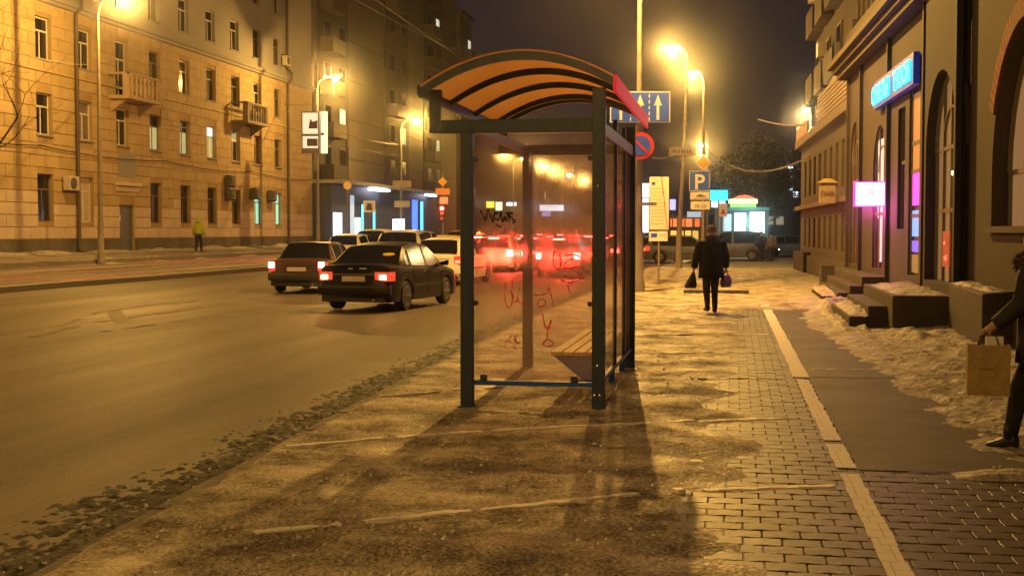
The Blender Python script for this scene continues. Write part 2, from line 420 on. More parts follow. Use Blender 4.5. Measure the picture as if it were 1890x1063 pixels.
cross_ridge([(1480, 684), (1560, 682), (1660, 684)], .03, 7)
# snow along the right: rises towards the wall
def rsnow(y0, y1, nx, ny, seed):
    def fn(i, j):
        Y = y0 + (y1-y0)*j; X = .7 + 3.2*i
        if Y < 9.05: e = 1.22 if abs(Y-8.82) < .13 else (1.62 if Y < 7.0 else 2.6)
        elif Y < 24: e = 1.75 - .05*(Y - 11)
        else: e = 1.1 + .02*(Y-24)
        e += .28*fbm(X*1.3, Y*1.1, seed, 5)
        d = X - e
        h = -.012 + min(.05, d*.11) + .012*fbm(X*6, Y*5, seed) if d > -.3 else -.04
        if Y > 9.5 and X > 1.9: h += .13*max(0, min(1, (X - 2.1 + .25*fbm(X, Y*.8, 7))/1.3))*(.7 + .6*max(-.5, fbm(X*1.2, Y, 2, 4))) + .025*fbm(X*5, Y*5, 1, 4)
        if Y > 34: h = min(h, .03)
        return (X, Y, h + .004)
    return sheet('snow_cover', nx, ny, fn, m_snowdirty, kind='stuff')
rs = rsnow(4.3, 26, 90, 520, 11); rs['label'] = 'dirty snow lying and heaped along the right building'
rs2 = rsnow(26, 57, 50, 260, 12)
# gutter: wet grit and mud between road and kerb
m_mud = patchy('gutter_grit', (.016, .012, .010), (.085, .066, .050), 2.4, .42, .70, .8, .5, .9, 30, fine=14, mixf=.5, bdist=.03)
def gut_fn(i, j):
    Y = 3.5 + 54*j**1.4; a = xk(Y) - .12
    w = .86 + .12*fbm(Y*.6, 7.7, 0, 3) + .07*fbm(Y*4, 2.7, 0, 4)
    X = a - w*i
    return (X, Y, gz(X) + .022 - .040*i**1.3 + .016*fbm(X*5, Y*3.4, 1, 4) + .022*fbm(X*17, Y*13, 6, 4))
gt = sheet('gutter_mud', 60, 1000, gut_fn, m_mud, kind='stuff'); gt['label'] = 'dark grit and slush in the gutter along the kerb'
# little lumps of ice and grit
lb = MB(); random.seed(5)
for k in range(1500):
    Y = 4.5 + 13*random.random()**1.5; a = xk(Y)
    X = random.uniform(a - .5, -.4) if random.random() < .8 else random.uniform(1.7, 3.2)
    r = random.uniform(.006, .022)*(1.5 if random.random() < .08 else 1); z = 0.008 if X > a else -.09
    pts = [(X + r*random.uniform(.6, 1.2)*cos(q), Y + r*random.uniform(.6, 1.2)*sin(q), z) for q in (0, 1.57, 3.14, 4.71)]
    t = (X, Y, z + r*.9)
    lb.add(pts + [t], [(0,1,4),(1,2,4),(2,3,4),(3,0,4)])
o = lb.build('ice_crumbs', m_ridge, kind='stuff'); o['label'] = 'small lumps of ice and grit scattered on the pavement'
# a low kerbed edge across, beyond the shelter
MB().box(-1.3, 0.35, 33.6, 33.85, -.02, .10).build('low_kerb', m_kerb, kind='structure', bevel=.015)
# pale curved tracks left by turning wheels
for nm, pts, w in (('a', [(60, 622), (150, 600), (250, 585), (380, 566), (520, 552)], .05), ('b', [(110, 602), (180, 578), (270, 565), (400, 552)], .04), ('c', [(190, 612), (330, 592), (470, 580), (640, 576)], .035)):
    vs = [G(*p, -.1) for p in pts]; L = []
    for p, q in zip(vs, vs[1:]): L += [p.lerp(q, k/24) for k in range(24)]
    run = []
    b_ = MB()
    for i, p in enumerate(L):
        d = (L[min(i+1, len(L)-1)] - L[max(i-1, 0)]).normalized(); nn = Vector((-d.y, d.x, 0))*w*2.2*(.5 + 1.3*abs(fbm(p.x*2, p.y*2, 3)))
        z = gz(p.x) + .010
        if fbm(p.x*1.2, p.y*1.2, 3) > -.25: run.append([(p.x-nn.x, p.y-nn.y, z-.004), (p.x+nn.x, p.y+nn.y, z-.004), (p.x+nn.x*.8, p.y+nn.y*.8, z-.001), (p.x-nn.x*.8, p.y-nn.y*.8, z-.001)])
        else:
            if len(run) > 1: b_.loft(run)
            run = []
    if len(run) > 1: b_.loft(run)
    b_.build('slush_track', mat('track_slush', (.20, .155, .11), .8, world=True, scale=3, var=.3), kind='stuff')
# lighter cracked patch on the carriageway
pb = MB(); c = [G(195, 577, -.1), G(222, 573, -.1), G(243, 594, -.1), G(216, 599, -.1)]
q = [(p.x, p.y, gz(p.x) + .002) for p in c]; q2 = [(p.x, p.y, gz(p.x) + .008) for p in c]
pb.loft([q, [(Vector(a)*.92 + Vector(q2[(i+2) % 4])*.08) for i, a in enumerate(q2)]])
pb.build('road_patch', mat('road_patch_mat', (.25, .22, .18), .8, world=True, bump=.6), kind='structure')
# ------------------------------------------------------------------ buildings
m_black = mat('black_gap', (.012, .011, .010), .8)
m_win = mat('night_window_glass', (.018, .017, .018), .12, spec=.7, bump=.15, bscale=2)
m_frame = mat('white_window_frame', (.58, .55, .50), .5)
m_darkframe = mat('brown_window_frame', (.13, .10, .08), .6)
def window(par, u, z0, w, h, y, frame_m, pane_m, style='t', label=None, mull=.055):
    """frame > panes. style t = transom with two leaves under it"""
    f = MB(); x0, x1, z1 = u - w/2, u + w/2, z0 + h; t = .06
    f.box(x0, x1, y-.03, y+.05, z0, z0+t); f.box(x0, x1, y-.03, y+.05, z1-t, z1)
    f.box(x0, x0+t, y-.03, y+.05, z0+t, z1-t); f.box(x1-t, x1, y-.03, y+.05, z0+t, z1-t)
    zt = z0 + h*.68
    if style == 't':
        f.box(x0+t, x1-t, y-.025, y+.045, zt-.035, zt+.035); f.box(u-.035, u+.035, y-.025, y+.045, z0+t, zt-.035)
    fr = f.build('window', frame_m, par, label=label)
    if isinstance(pane_m, tuple): top_m, low_m = pane_m
    else: top_m = low_m = pane_m
    if style == 't':
        MB().box(x0+t, x1-t, y, y+.012, zt+.035, z1-t).build('pane', top_m, fr)
        for a, c in ((x0+t, u-.035), (u+.035, x1-t)): MB().box(a, c, y, y+.012, z0+t, zt-.035).build('pane', low_m, fr)
    else: MB().box(x0+t, x1-t, y, y+.012, z0+t, z1-t).build('pane', low_m, fr)
    return fr
# ===== yellow building on the far side (local x = world Y, local y points away from the street)
YB = thing('apartment_building', 'five-storey yellow building faced with stone blocks, upper floors of plaster greyed as if above the lamplight', 'building', (-28.5, 0, 0), pi/2)
m_plaster_up = mat('cutoff_grey_plaster', (.25, .245, .24), .85, scale=.5, var=.10, bump=.3, bscale=30)  # grey tone stands for the lamps' cut-off above the ledge
m_plaster_y = mat('ochre_mortar', (.31, .225, .115), .9, scale=.8, var=.12, bump=.3)
m_block = mat('ochre_stone', (.38, .29, .155), .8, scale=1.3, var=.14, bump=.35, bscale=18, world=True, rnd=.07)
m_blockp = mat('pale_painted_stone', (.50, .41, .34), .8, scale=1.3, var=.12, bump=.35, bscale=18, world=True, rnd=.06)
m_plinth = mat('dark_plinth', (.11, .10, .085), .85, scale=1.2, var=.35, bump=.4, world=True)
cols = [50.5 + 3.52*k for k in range(9)]
lowcols = [39.9 + 3.52*k for k in range(3)]
rows = [(8.77, 1.73), (5.63, 1.73), (12.0, 1.7), (15.2, 1.7)]
holes_lo, holes_up = [], []
ground_cols = [c for i, c in enumerate(cols) if i != 2]
DOOR = (57.1, 58.65, .68, 2.85)
for c in cols + lowcols[:2]:
    for z, h in rows:
        if abs(c-57.54) < .1 and z == 8.77: z, h = 7.9, 2.6
        (holes_lo if z < 11 else holes_up).append(rect(c-.64, c+.64, z, z+h))
for c in ground_cols: holes_lo.append(rect(c-.64, c+.64, 2.0, 4.0))
holes_lo.append(rect(*DOOR))
MB().wall(36, 85.4, .3, 11.35, holes_lo, .28).build('wall', m_plaster_y, YB)
MB().wall(36, 85.4, 11.35, 18.4, holes_up, .28).build('wall', m_plaster_up, YB)
MB().box(36, 85.4, .3, 12, .3, 18.4).build('building_core', m_plaster_up, YB)
MB().box(35.9, 85.5, -.30, 0, 11.25, 11.42).box(35.9, 85.5, -.18, 0, 11.1, 11.25).build('cornice', m_plaster_up, YB)
MB().box(35.9, 85.5, -.09, 0, 8.24, 8.34).build('string_course', m_block, YB)
MB().box(35.9, 85.5, -.5, 12.1, 18.4, 18.8).build('cornice', m_plaster_up, YB)
pb = MB(); pb.box(36, 57.05, -.08, 0, .3, 1.25); pb.box(58.7, 85.4, -.08, 0, .3, 1.25); pb.build('plinth', m_plinth, YB)
# stone blocks, course by course around the openings
hb = [(min(p[0] for p in h), max(p[0] for p in h), min(p[1] for p in h), max(p[1] for p in h)) for h in holes_lo]
blocks = []
zc = 1.27; r = 0; CH = .498
random.seed(3)
while zc < 11.0:
    za, zb = zc, min(zc + CH, 11.08)
    if abs(8.29 - (za+zb)/2) < .12: pass
    segs = [(36.05, 85.35)]
    for u0, u1, z0, z1 in hb:
        if z1 > za + .03 and z0 < zb - .03:
            ns = []
            for a, c in segs:
                if u1 <= a or u0 >= c: ns.append((a, c))
                else:
                    if u0 > a: ns.append((a, u0))
                    if u1 < c: ns.append((u1, c))
            segs = ns
    off = .6*(r % 2)
    for a, c in segs:
        ks = [a] + [36.05 + off + 1.2*k for k in range(50) if a + .2 < 36.05 + off + 1.2*k < c - .2] + [c]
        for x0, x1 in zip(ks, ks[1:]):
            if x1 - x0 > .05: blocks.append((x0, x1, za, zb))
    zc += CH; r += 1
def pale(u, z):
    lim = 3.35 if u < 51.3 else (2.6 if u < 57 else (2.75 if u < 62.6 else (3.3 if u < 64 else (2.95 if u < 70 else 2.6))))
    return z < lim
blocks.sort(key=lambda q: (q[0] - 41 if q[0] > 41 else 90))
cnt = 0; rest = {0: MB(), 1: MB()}; unit = {}
for x0, x1, za, zb in blocks:
    p = 1 if pale((x0+x1)/2, (za+zb)/2) else 0; g = .014
    if cnt < 296 and x0 > 41:
        key = (round(x1-x0, 2), p)
        if key not in unit:
            w = (x1-x0)/2 - g; h = (zb-za)/2 - g
            q = MB(); q.v = [(-w,0,-h),(w,0,-h),(w,0,h),(-w,0,h),(-w+.012,-.03,-h+.012),(w-.012,-.03,-h+.012),(w-.012,-.03,h-.012),(-w+.012,-.03,h-.012)]
            q.f = [(4,5,6,7),(0,1,5,4),(1,2,6,5),(2,3,7,6),(3,0,4,7)]
            o = q.build('stone_block', m_blockp if p else m_block, YB); unit[key] = o
        else:
            o = unit[key].copy(); COL.objects.link(o)
        o.location = ((x0+x1)/2, random.uniform(-.004, .004), (za+zb)/2); cnt += 1
    else:
        rest[p].box(x0+g, x1-g, -.028, 0, za+g, zb-g)
rest[0].build('stone_facing', m_block, YB, kind='stuff'); rest[1].build('stone_facing', m_blockp, YB, kind='stuff')
m_lit_g = emis('curtained_lit_glass', (.50, .55, .28), .55); m_lit_w = emis('bright_lit_glass', (.85, .9, .75), 1.6)
m_lit_c = emis('cyan_lit_glass', (.30, .80, .62), .9); m_board = mat('boarded_window', (.42, .36, .28), .8)
m_curt = mat('curtained_glass', (.16, .13, .10), .3, var=.4, scale=6)
for i, c in enumerate(cols + lowcols[:2]):
    for z, h in rows:
        pm = m_win; fm = m_frame if (i < 3 or random.random() < .5) else m_darkframe
        if z == 5.63 and i in (3, 4): pm = (m_win, m_lit_g)
        if z == 5.63 and i == 5: pm = (m_lit_w, m_lit_g)
        if z == 5.63 and i == 6: pm = (m_lit_g, m_win)
        if z == 5.63 and i in (1, 7): pm = (m_curt, m_curt)
        if z == 8.77 and i == 2: z, h = 7.9, 2.6
        window(YB, c, z, 1.28, h, .2, fm, pm)
        if z > 4 and h < 2: MB().box(c-.72, c+.72, -.08, .18, z-.07, z-.005).build('window_sill', m_plaster_up, YB)
    if c in ground_cols:
        gm = {7: m_lit_c, 8: m_lit_c, 1: m_board}.get(i, m_win)
        window(YB, c, 2.0, 1.28, 2.0, .2, m_frame if i == 1 else m_darkframe, gm)
dr = MB().box(DOOR[0], DOOR[1], .12, .2, .68, DOOR[3]).build('door', mat('blue_grey_door', (.10, .14, .16), .5, metal=.3, var=.2), YB, bevel=.01)
MB().box(DOOR[0]+.12, DOOR[0]+.18, .06, .12, 1.6, 1.85).build('handle', mat('steel', (.5, .5, .5), .3, 1.), dr)
MB().box(DOOR[0]+.12, DOOR[0]+.34, .105, .12, 2.1, 2.35).build('notice', m_frame, dr)
MB().box(56.7, 59.1, -.22, 0, 3.75, 3.9).box(56.8, 59.0, -.1, 0, 3.5, 3.7).build('door_hood', m_blockp, YB)
MB().box(57.0, 58.8, -.04, 0, 4.15, 5.3).build('wall_plaque', m_plaster_up, YB)
m_pipe = mat('rusty_drainpipe', (.10, .075, .06), .6, metal=.4)
for u, zt in ((53.0, 18.3), (80.2, 18.3)):
    q = MB().tube([(u, -.16, .8), (u, -.16, 11.0), (u, -.42, 11.3), (u, -.42, 11.7), (u, -.14, 12.0), (u, -.14, zt)], .085, 10); 
    q.tube([(u, -.16, .85), (u, -.30, .7)], .085, 10)
    q.build('drainpipe', m_pipe, YB, smooth=True)
def balcony(u0, u1, z, m1):
    b = MB().box(u0, u1, -1.05, 0, z-.16, z).build('balcony', m1, YB)
    MB().box(u0, u1, -1.05, -.95, z+.95, z+1.05).box(u0, u0+.1, -1.05, 0, z+.95, z+1.05).box(u1-.1, u1, -1.05, 0, z+.95, z+1.05).box(u0, u0+.3, -1.05, -.75, z, z+.95).box(u1-.3, u1, -1.05, -.75, z, z+.95).build('railing', m1, b)
    n = 7
    for k in range(n):
        x = u0 + .45 + (u1-u0-.9)*k/(n-1); MB().lathe([(.05, z), (.09, z+.25), (.045, z+.55), (.07, z+.95)], (x, -1.0, 0), 8).build('baluster', m1, b, smooth=True)
    for x in (u0+.25, u1-.45): MB().prism([(0, 0), (-.8, 0), (0, -.6)], lambda a, c, x=x: (x, a, z-.16+c), lambda a, c, x=x: (x+.2, a, z-.16+c)).build('bracket', m1, b)
m_balc = mat('old_balcony_concrete', (.36, .27, .20), .85, bump=.4, var=.2)
balcony(56.1, 59.6, 7.85, m_balc); balcony(70.9, 74.3, 7.95, mat('dark_balcony', (.17, .14, .11), .85, bump=.4, var=.3))
m_ac = mat('ac_casing', (.42, .38, .33), .5); m_fan = mat('ac_grille', (.05, .05, .05), .6)
for u, z in ((52.2, 3.35), (70.2, 4.15), (70.2, 3.4), (74.0, 3.55), (76.9, 3.5), (79.7, 12.1)):
    a = MB().box(u-.42, u+.42, -.42, -.1, z, z+.62).build('air_conditioner', m_ac if u < 60 or u > 79 else mat('dark_ac', (.10, .09, .08), .6), YB, bevel=.02)
    MB().lathe([(.24, -.455), (.24, -.42)], (u-.1, 0, z+.31), 16, 'y').build('fan_grille', m_fan, a)
    for du in (-.35, .31): MB().box(u+du, u+du+.04, -.4, 0, z-.06, z).build('bracket', m_fan, a)
q = MB()
for a, c in ((36, 50), (50, 62), (62, 74), (74, 85.3)):
    q.tube([(a + (c-a)*k/8, -.12, 5.15 - .35*sin(pi*k/8)*.5 - .02*(k % 2)) for k in range(9)], .022, 5)
q.build('cable', m_black, YB)
a = MB().box(44.6, 45.0, -.45, 0, 3.9, 4.15).build('wall_lamp_bracket', m_fan, YB)
# ===== slab blocks beyond
m_panel = mat('grey_brown_panel', (.14, .122, .105), .85, scale=.4, var=.14, bump=.3, world=True)
m_bay = mat('brown_bay_infill', (.062, .052, .045), .8, scale=.5, var=.3, world=True)
m_lit1 = emis('warm_lit_pane', (.8, .75, .55), .9); m_lit2 = emis('green_lit_pane', (.30, .48, .38), .55)
def tower(X, y0, y1, H, bays, label, seed):
    random.seed(seed)
    T = thing('tower_block', label, 'apartment block', (X, 0, 0), pi/2)
    MB().box(y0, y1, 0, 14, .3, H).build('wall', m_panel, T)
    MB().box(y0-.1, y1+.1, -.25, 14.1, H, H+.5).build('roof', m_bay, T)
    for (a, c) in bays:
        MB().box(a, c, -.10, 0, 4, H-.6).build('bay_wall', m_bay, T)
        n = int((H - 6)/3); w = (c-a)
        for k in range(n):
            z = 6.2 + 3*k
            for u in (a + w*.27, a + w*.75):
                lit = random.random()
                pm = m_lit1 if lit < .07 else (m_lit2 if lit < .10 else m_win)
                f = MB().box(u-.75, u+.75, -.16, -.1, z, z+1.55).build('window', m_darkframe, T)
                MB().box(u-.66, u-.04, -.18, -.16, z+.08, z+1.46).box(u+.04, u+.66, -.18, -.16, z+.08, z+1.46).build('pane', pm, f)
            if random.random() < .8:
                b_ = MB().box(a+.3, a+w*.48, -1.1, -.1, z-.9, z-.75).box(a+.3, a+w*.48, -1.1, -1.03, z-.75, z+.15).box(a+.3, a+.37, -1.03, -.1, z-.75, z+.15).box(a+w*.48-.07, a+w*.48, -1.03, -.1, z-.75, z+.15)
                b_.build('balcony', m_panel if k % 2 else m_bay, T)
    # horizontal panel joints
    q = MB()
    for k in range(int(H/3)): q.box(y0, y1, -.03, 0, 4.1+3*k, 4.18+3*k)
    q.build('panel_joint', m_bay, T)
    return T
tower(-29.2, 88, 117, 33, [(88.8, 96.0), (106.5, 114.5)], 'tall brown panel block directly behind the yellow building', 4)
tower(-29.6, 117.6, 137, 33, [(122, 129.5)], 'tall brown panel block between the first and the lower one', 8)
tower(-29.4, 138, 144.6, 25.0, [(139, 143.5)], 'lower panel block with its roof edge against the night sky', 5)
tower(-29, 190, 236, 13.5, [(192, 200), (206, 216), (222, 232)], 'distant block seen through the shelter glass', 15)
tower(-32, 262, 300, 15, [(264, 272), (280, 290)], 'farthest block closing the avenue', 25)
# ===== row of lit shops at the foot of the slab blocks
SH = thing('shop_row', 'low dark row of lit shops under the brown tower blocks', 'shops', (-27.4, 0, 0), pi/2)
MB().box(86.2, 118, 0, 1.7, .5, 4.9).build('wall', mat('dark_shopfront', (.05, .055, .075), .5, var=.3), SH)
MB().box(86.0, 118.2, -.9, 1.7, 4.9, 5.15).build('roof', mat('canopy_grey', (.25, .25, .28), .5), SH)
m_sw = emis('cold_white_shop_light', (.60, .85, 1.0), 3.2); m_sb = emis('blue_shop_light', (.06, .16, .9), 2.2); m_sc = emis('cyan_shop_light', (.10, .62, .85), 2.0); m_sg = emis('pale_shop_light', (.45, .6, .75), .8)
m_ceil = emis('white_canopy_light', (.8, .85, 1.0), 7.)
for u0, u1, z0, z1, m_ in ((86.4, 88.4, .75, 2.9, m_sw), (90.4, 91.4, .9, 4.2, m_sg), (91.6, 93.0, 1.0, 2.6, m_sw), (93.3, 93.8, 1.0, 3.6, m_sc), (96.4, 97.0, 1.0, 3.4, m_sc), (108.6, 110.6, 1.0, 4.3, m_sb), (111.6, 112.6, 1.2, 4.2, m_sc)):
    f = MB().box(u0-.06, u1+.06, -.05, 0, z0-.06, z1+.06).build('window', m_black, SH)
    MB().box(u0, u1, -.07, -.05, z0, z1).build('pane', m_, f)
for u0, u1, y0, y1, z in ((94.5, 98.5, -.85, -.2, 4.8), (112.2, 114.6, -.85, -.3, 4.85)):
    MB().box(u0, u1, y0, y1, z-.12, z+.02).build('canopy_light', m_ceil, SH)
kp = thing('advert_pillar', 'glowing white advert pillar at the kerb before the blue shop', 'advert', (*P(736, 96), .5), 0)
MB().box(-.46, .46, -.18, .18, .0, .35).build('base', m_black, kp)
MB().box(-.42, .42, -.15, .15, .35, 2.0).build('light_panel', emis('pillar_white', (.75, .85, 1.0), 4.), kp, bevel=.03)
# ===== right side: commercial building
DIRW = radians(-88.13)
m_stucco = mat('brown_stucco', (.046, .033, .026), .85, scale=.7, var=.16, bump=.35, bscale=35)
m_stucco_d = mat('dark_brown_stucco', (.024, .019, .015), .85, scale=.8, var=.2, bump=.35, bscale=35)
m_trim = mat('brown_trim', (.052, .038, .030), .8, var=.15, bump=.2)
m_redarch = mat('red_brick_arch', (.20, .045, .015), .8, var=.25, scale=8, bump=.4, world=True, rnd=.15)
m_oliv = mat('olive_beige_stucco', (.070, .058, .035), .85, scale=.7, var=.14, bump=.3)
RB = thing('commercial_building', 'single-storey brown building with tall arched windows and a cornice', 'building', (2.4, 55.3, 0), DIRW)
def U(Y): return (55.3 - Y)/.9995
# --- middle part S3: Y 24.1 .. 36.9
h3 = [arch(U(36.0), U(34.3), .75, 3.35, point=1.3), arch(U(31.6), U(29.5), .75, 2.95, point=1.0), rect(U(27.9), U(27.0), .75+.9, 4.1), rect(U(26.5), U(25.3), .75, 4.35)]
MB().wall(U(36.9), U(24.1), -.2, 6.6, h3, .16).build('wall', m_stucco, RB)
MB().box(U(36.9), U(24.1), -.30, 0, 5.72, 5.86).box(U(36.9), U(24.1), -.42, 0, 5.86, 5.98).box(U(36.9), U(24.1), -.55, 0, 5.98, 6.12).build('cornice', m_trim, RB)
MB().box(U(36.9), U(24.1), -.06, 0, 6.12, 6.9).build('parapet', m_stucco, RB)
MB().box(U(36.9), U(8), .5, 5, -.2, 6.6).build('building_core', m_stucco_d, RB)
for Y in (36.3, 33.6, 29.0, 24.6): MB().box(U(Y)-.06, U(Y)+.06, -.09, 0, .2, 5.72).build('pilaster', m_trim, RB)
m_dk = mat('dark_interior', (.02, .018, .016), .5)
m_blueglow = emis('pale_blue_interior', (.34, .42, .62), .55); m_org = emis('orange_interior', (.40, .20, .085), .34)
m_pinkn = emis('magenta_window_light', (1.0, .05, .65), 1.5); m_bluen = emis('blue_window_light', (.10, .30, 1.0), 1.2); m_bluen2 = emis('violet_window_light', (.12, .10, .9), 1.0)
def glazing(par, u0, u1, z0, zs, y, cols_, rows_, fm, panes, arched=True, point=1.):
    r = (u1-u0)/2; zt = zs + (r*point if arched else 0)
    f = MB(); t = .035
    for k in range(cols_+1):
        x = u0 + (u1-u0)*k/cols_; hh = zs + (sqrt(max(0, r*r - (x-(u0+u1)/2)**2))*point if arched else 0)
        x = min(max(x, u0+t), u1-t); f.box(x-t, x+t, y-.05, y, z0, max(hh-.02, zs))
    for z in rows_: f.box(u0, u1, y-.045, y+.005, z-t, z+t)
    if arched:
        a = arch(u0, u1, z0, zs, 14, point)[2:]
        f.tube([(p[0], y-.02, p[1]) for p in a], .05, 6)
        a2 = [((u0+u1)/2 + (p[0]-(u0+u1)/2)*.55, y-.02, zs + (p[1]-zs)*.55) for p in a]; f.tube(a2, .03, 6)
    fr = f.build('window', fm, par)
    poly = (arch(u0, u1, z0, zs, 14, point) if arched else rect(u0, u1, z0, zs))
    MB().prism(poly, lambda a, c: (a, y, c), lambda a, c: (a, y+.02, c)).build('pane', panes, fr)
    return fr
glazing(RB, U(36.0), U(34.3), .75, 3.35, .10, 2, (2.9,), m_darkframe, mat('reddish_dark_glass', (.06, .03, .025), .2), point=1.3)
w = glazing(RB, U(31.6), U(29.5), .75, 2.95, .10, 3, (2.6, 2.0), m_darkframe, m_dk)
MB().box(U(31.3), U(30.1), .07, .09, 1.9, 3.7).build('pane', m_blueglow, w)
MB().box(U(30.9), U(30.6), .07, .09, .9, 1.9).build('pane', emis('white_shop_interior', (.6, .6, .7), .5), w)
glazing(RB, U(27.9), U(27.0), 1.65, 4.1, .12, 1, (3.0,), m_darkframe, m_dk, False)
w = glazing(RB, U(26.5), U(25.3), .75, 4.35, .09, 1, (3.3, 2.75, 1.9), m_darkframe, m_dk, False)
for z0, z1, m_ in ((2.78, 4.25, m_org), (2.1, 2.72, m_pinkn), (1.5, 2.0, m_bluen), (1.2, 1.42, m_bluen2), (.8, 1.15, mat('grey_poster', (.3, .3, .3), .6))):
    MB().box(U(26.4), U(25.4), .06, .08, z0, z1).build('pane', m_, w)
# --- dark portal S2: Y 20.85 .. 24.1, stands forward
h2 = [arch(U(24.0)+.05, U(21.3), .75, 2.95, 16)]
MB().wall(U(24.1)+.002, U(20.85), -.2, 11, h2, .30, y=-.12).build('wall', m_stucco_d, RB)
MB().box(U(24.1)+.002, U(20.85), -.119, -.0, 11, 11.2).build('parapet', m_stucco_d, RB)
MB().box(U(20.98), U(20.85), -.22, -.12, -.1, 11).build('drainpipe', m_black, RB)
w = glazing(RB, U(24.0)+.05, U(21.3), .75, 2.95, .10, 4, (3.0, 1.95), m_darkframe, mat('brown_lit_glass', (.12, .075, .035), .15, emit=(.40, .22, .08), es=.55))
m_warm = emis('warm_bulb', (1., .75, .35), 9.); m_redb = emis('red_bulb', (1., .08, .05), 3.); m_grnb = emis('green_bulb', (.2, 1, .35), 2.)
for Y, z, s, m_ in ((22.2, 2.55, .05, m_warm), (21.75, 2.25, .07, m_warm), (22.9, 1.4, .035, m_redb), (22.1, 1.62, .03, m_redb), (21.9, 1.3, .03, m_redb), (21.7, 1.15, .028, m_grnb), (22.75, 1.15, .05, m_redb), (21.95, 1.8, .03, m_warm)):
    MB().lathe([(s*.3, -s), (s, -s*.5), (s, s*.5), (s*.3, s)], (U(Y), .04, z), 10).build('bulb', m_, w)
MB().box(U(23.1), U(22.5), .03, .05, 1.0, 1.6).build('poster', mat('red_poster', (.35, .06, .04), .6, var=.4, scale=8, emit=(.3, .05, .03), es=.35), w)
# --- near part S1: Y 8 .. 20.85
WC, WR, WS = 17.45, 1.9, 2.42
h1 = [arch(U(WC+WR), U(WC-WR), 1.67, WS, 20), arch(U(11.0+WR), U(11.0-WR), 1.67, WS, 20)]
MB().wall(U(20.85)+.002, U(8), -.2, 11, h1, .32).build('wall', m_stucco, RB)
for c in (WC, 11.0):
    glazing(RB, U(c+WR), U(c-WR), 1.67, WS, .27, 4, (2.42, ), m_darkframe, mat('amber_reflection_glass', (.10, .06, .03), .12, emit=(.42, .21, .08), es=.6, var=.4, scale=1.2))  # emission puts an orange reflection into the panes
    MB().box(U(c+WR)-.08, U(c-WR)+.08, -.10, .25, 1.58, 1.668).build('window_sill', m_trim, RB)
    # ring of red bricks over the arch
    n = 44; ro, ri = WR+.30, WR+.02
    for k in range(n):
        a0, a1 = pi*(k+.04)/n, pi*(k+.96)/n
        cx, cz = U(c), WS
        poly = [(cx+ri*cos(a0), cz+ri*sin(a0)), (cx+ro*cos(a0), cz+ro*sin(a0)), (cx+ro*cos(a1), cz+ro*sin(a1)), (cx+ri*cos(a1), cz+ri*sin(a1))]
        if c == WC and a0 > .12*pi and a1 < .88*pi:
            MB().prism(poly, lambda a, b_: (a, -.035, b_), lambda a, b_: (a, .01, b_)).build('brick', m_redarch, RB)
MB().box(U(20.85)+.002, U(8), -.16, 0, -.1, .8).build('plinth', m_trim, RB)
# snow-topped low walls, landing and steps in front of the entrances
m_conc = mat('stained_concrete', (.055, .044, .036), .85, scale=1.5, var=.25, bump=.5, world=True)
LN = thing('entrance_landing', 'raised stone landing with snowy steps before the dark arched entrance', 'steps', (0, 0, 0))
MB().box(2.42, 3.4, 20.95, 25.6, -.1, .60).build('landing', m_conc, LN, bevel=.02)
for k, (x0, z) in enumerate(((2.12, .40), (1.82, .22))):
    MB().box(x0, 2.42 if k == 0 else 2.12, 21.6, 25.6, -.1, z).build('step', m_conc, LN, bevel=.015)
def snowlump(name, x0, x1, y0, y1, z, h, seed, par=None, label=None, soft=6):
    def fn(i, j):
        e = min(1, soft*.7*min(i, 1-i))*min(1, soft*j, 6*(1-j))
        X = x0+(x1-x0)*i; Y = y0+(y1-y0)*j
        return (X, Y, z - .01 + e*h*(.55 + .45*fbm(X*2.5, Y*2.5, seed, 4)) + .02*fbm(X*12, Y*12, seed))
    o = sheet(name, 26, 50, fn, m_snowdirty, kind='stuff'); o['label'] = label or 'snow lying on the entrance landing'
    return o
snowlump('snow_cap', 2.46, 3.35, 21.0, 25.5, .60, .11, 3)
snowlump('snow_cap', 1.85, 2.42, 21.6, 25.5, .24, .12, 5, label='snow on the lower steps of the landing')
snowlump('snow_cap', 1.55, 2.2, 20.3, 27.0, 0, .20, 6, label='low snow bank along the foot of the steps')
snowlump('snow_heap', 1.75, 3.5, 17.6, 21.0, 0.0, .46, 8, soft=1.6, label='broken snow heap below the red-arched window')
L2 = thing('low_wall', 'short sloping stone wall topped with snow below the red-arched window', 'wall', (0, 0, 0))
MB().loft([[(3.12, 17.4, -.1), (3.55, 17.4, -.1), (3.55, 17.4, .84), (3.12, 17.4, .80)], [(3.24, 20.8, -.1), (3.5, 20.8, -.1), (3.5, 20.8, .84), (3.24, 20.8, .80)]]).build('wall_body', m_trim, L2, bevel=.02)
snowlump('snow_cap', 3.22, 3.52, 17.5, 20.7, .82, .06, 12, label='thin snow on top of the short stone wall')
L3 = thing('entrance_steps', 'pink-lit stone steps below the magenta sign', 'steps', (0, 0, 0))
for k, (x0, z, y1) in enumerate(((2.70, .62, 37.0), (2.45, .42, 36.0), (2.2, .27, 35.0), (1.95, .13, 34.4))):
    MB().box(x0, [3.4, 2.70, 2.45, 2.2][k], 29.0, y1, -.1, z).build('step', m_conc, L3, bevel=.015)
MB().box(2.35, 2.70, 37.0, 37.8, -.1, .66).build('side_wall', m_conc, L3, bevel=.02)
snowlump('snow_cap', 1.9, 2.4, 29.4, 34.5, .18, .12, 16, label='snow on the pink-lit steps')
snowlump('snow_heap', 1.6, 2.6, 25.8, 29.4, 0, .30, 18, label='snow heap between the two flights of steps')
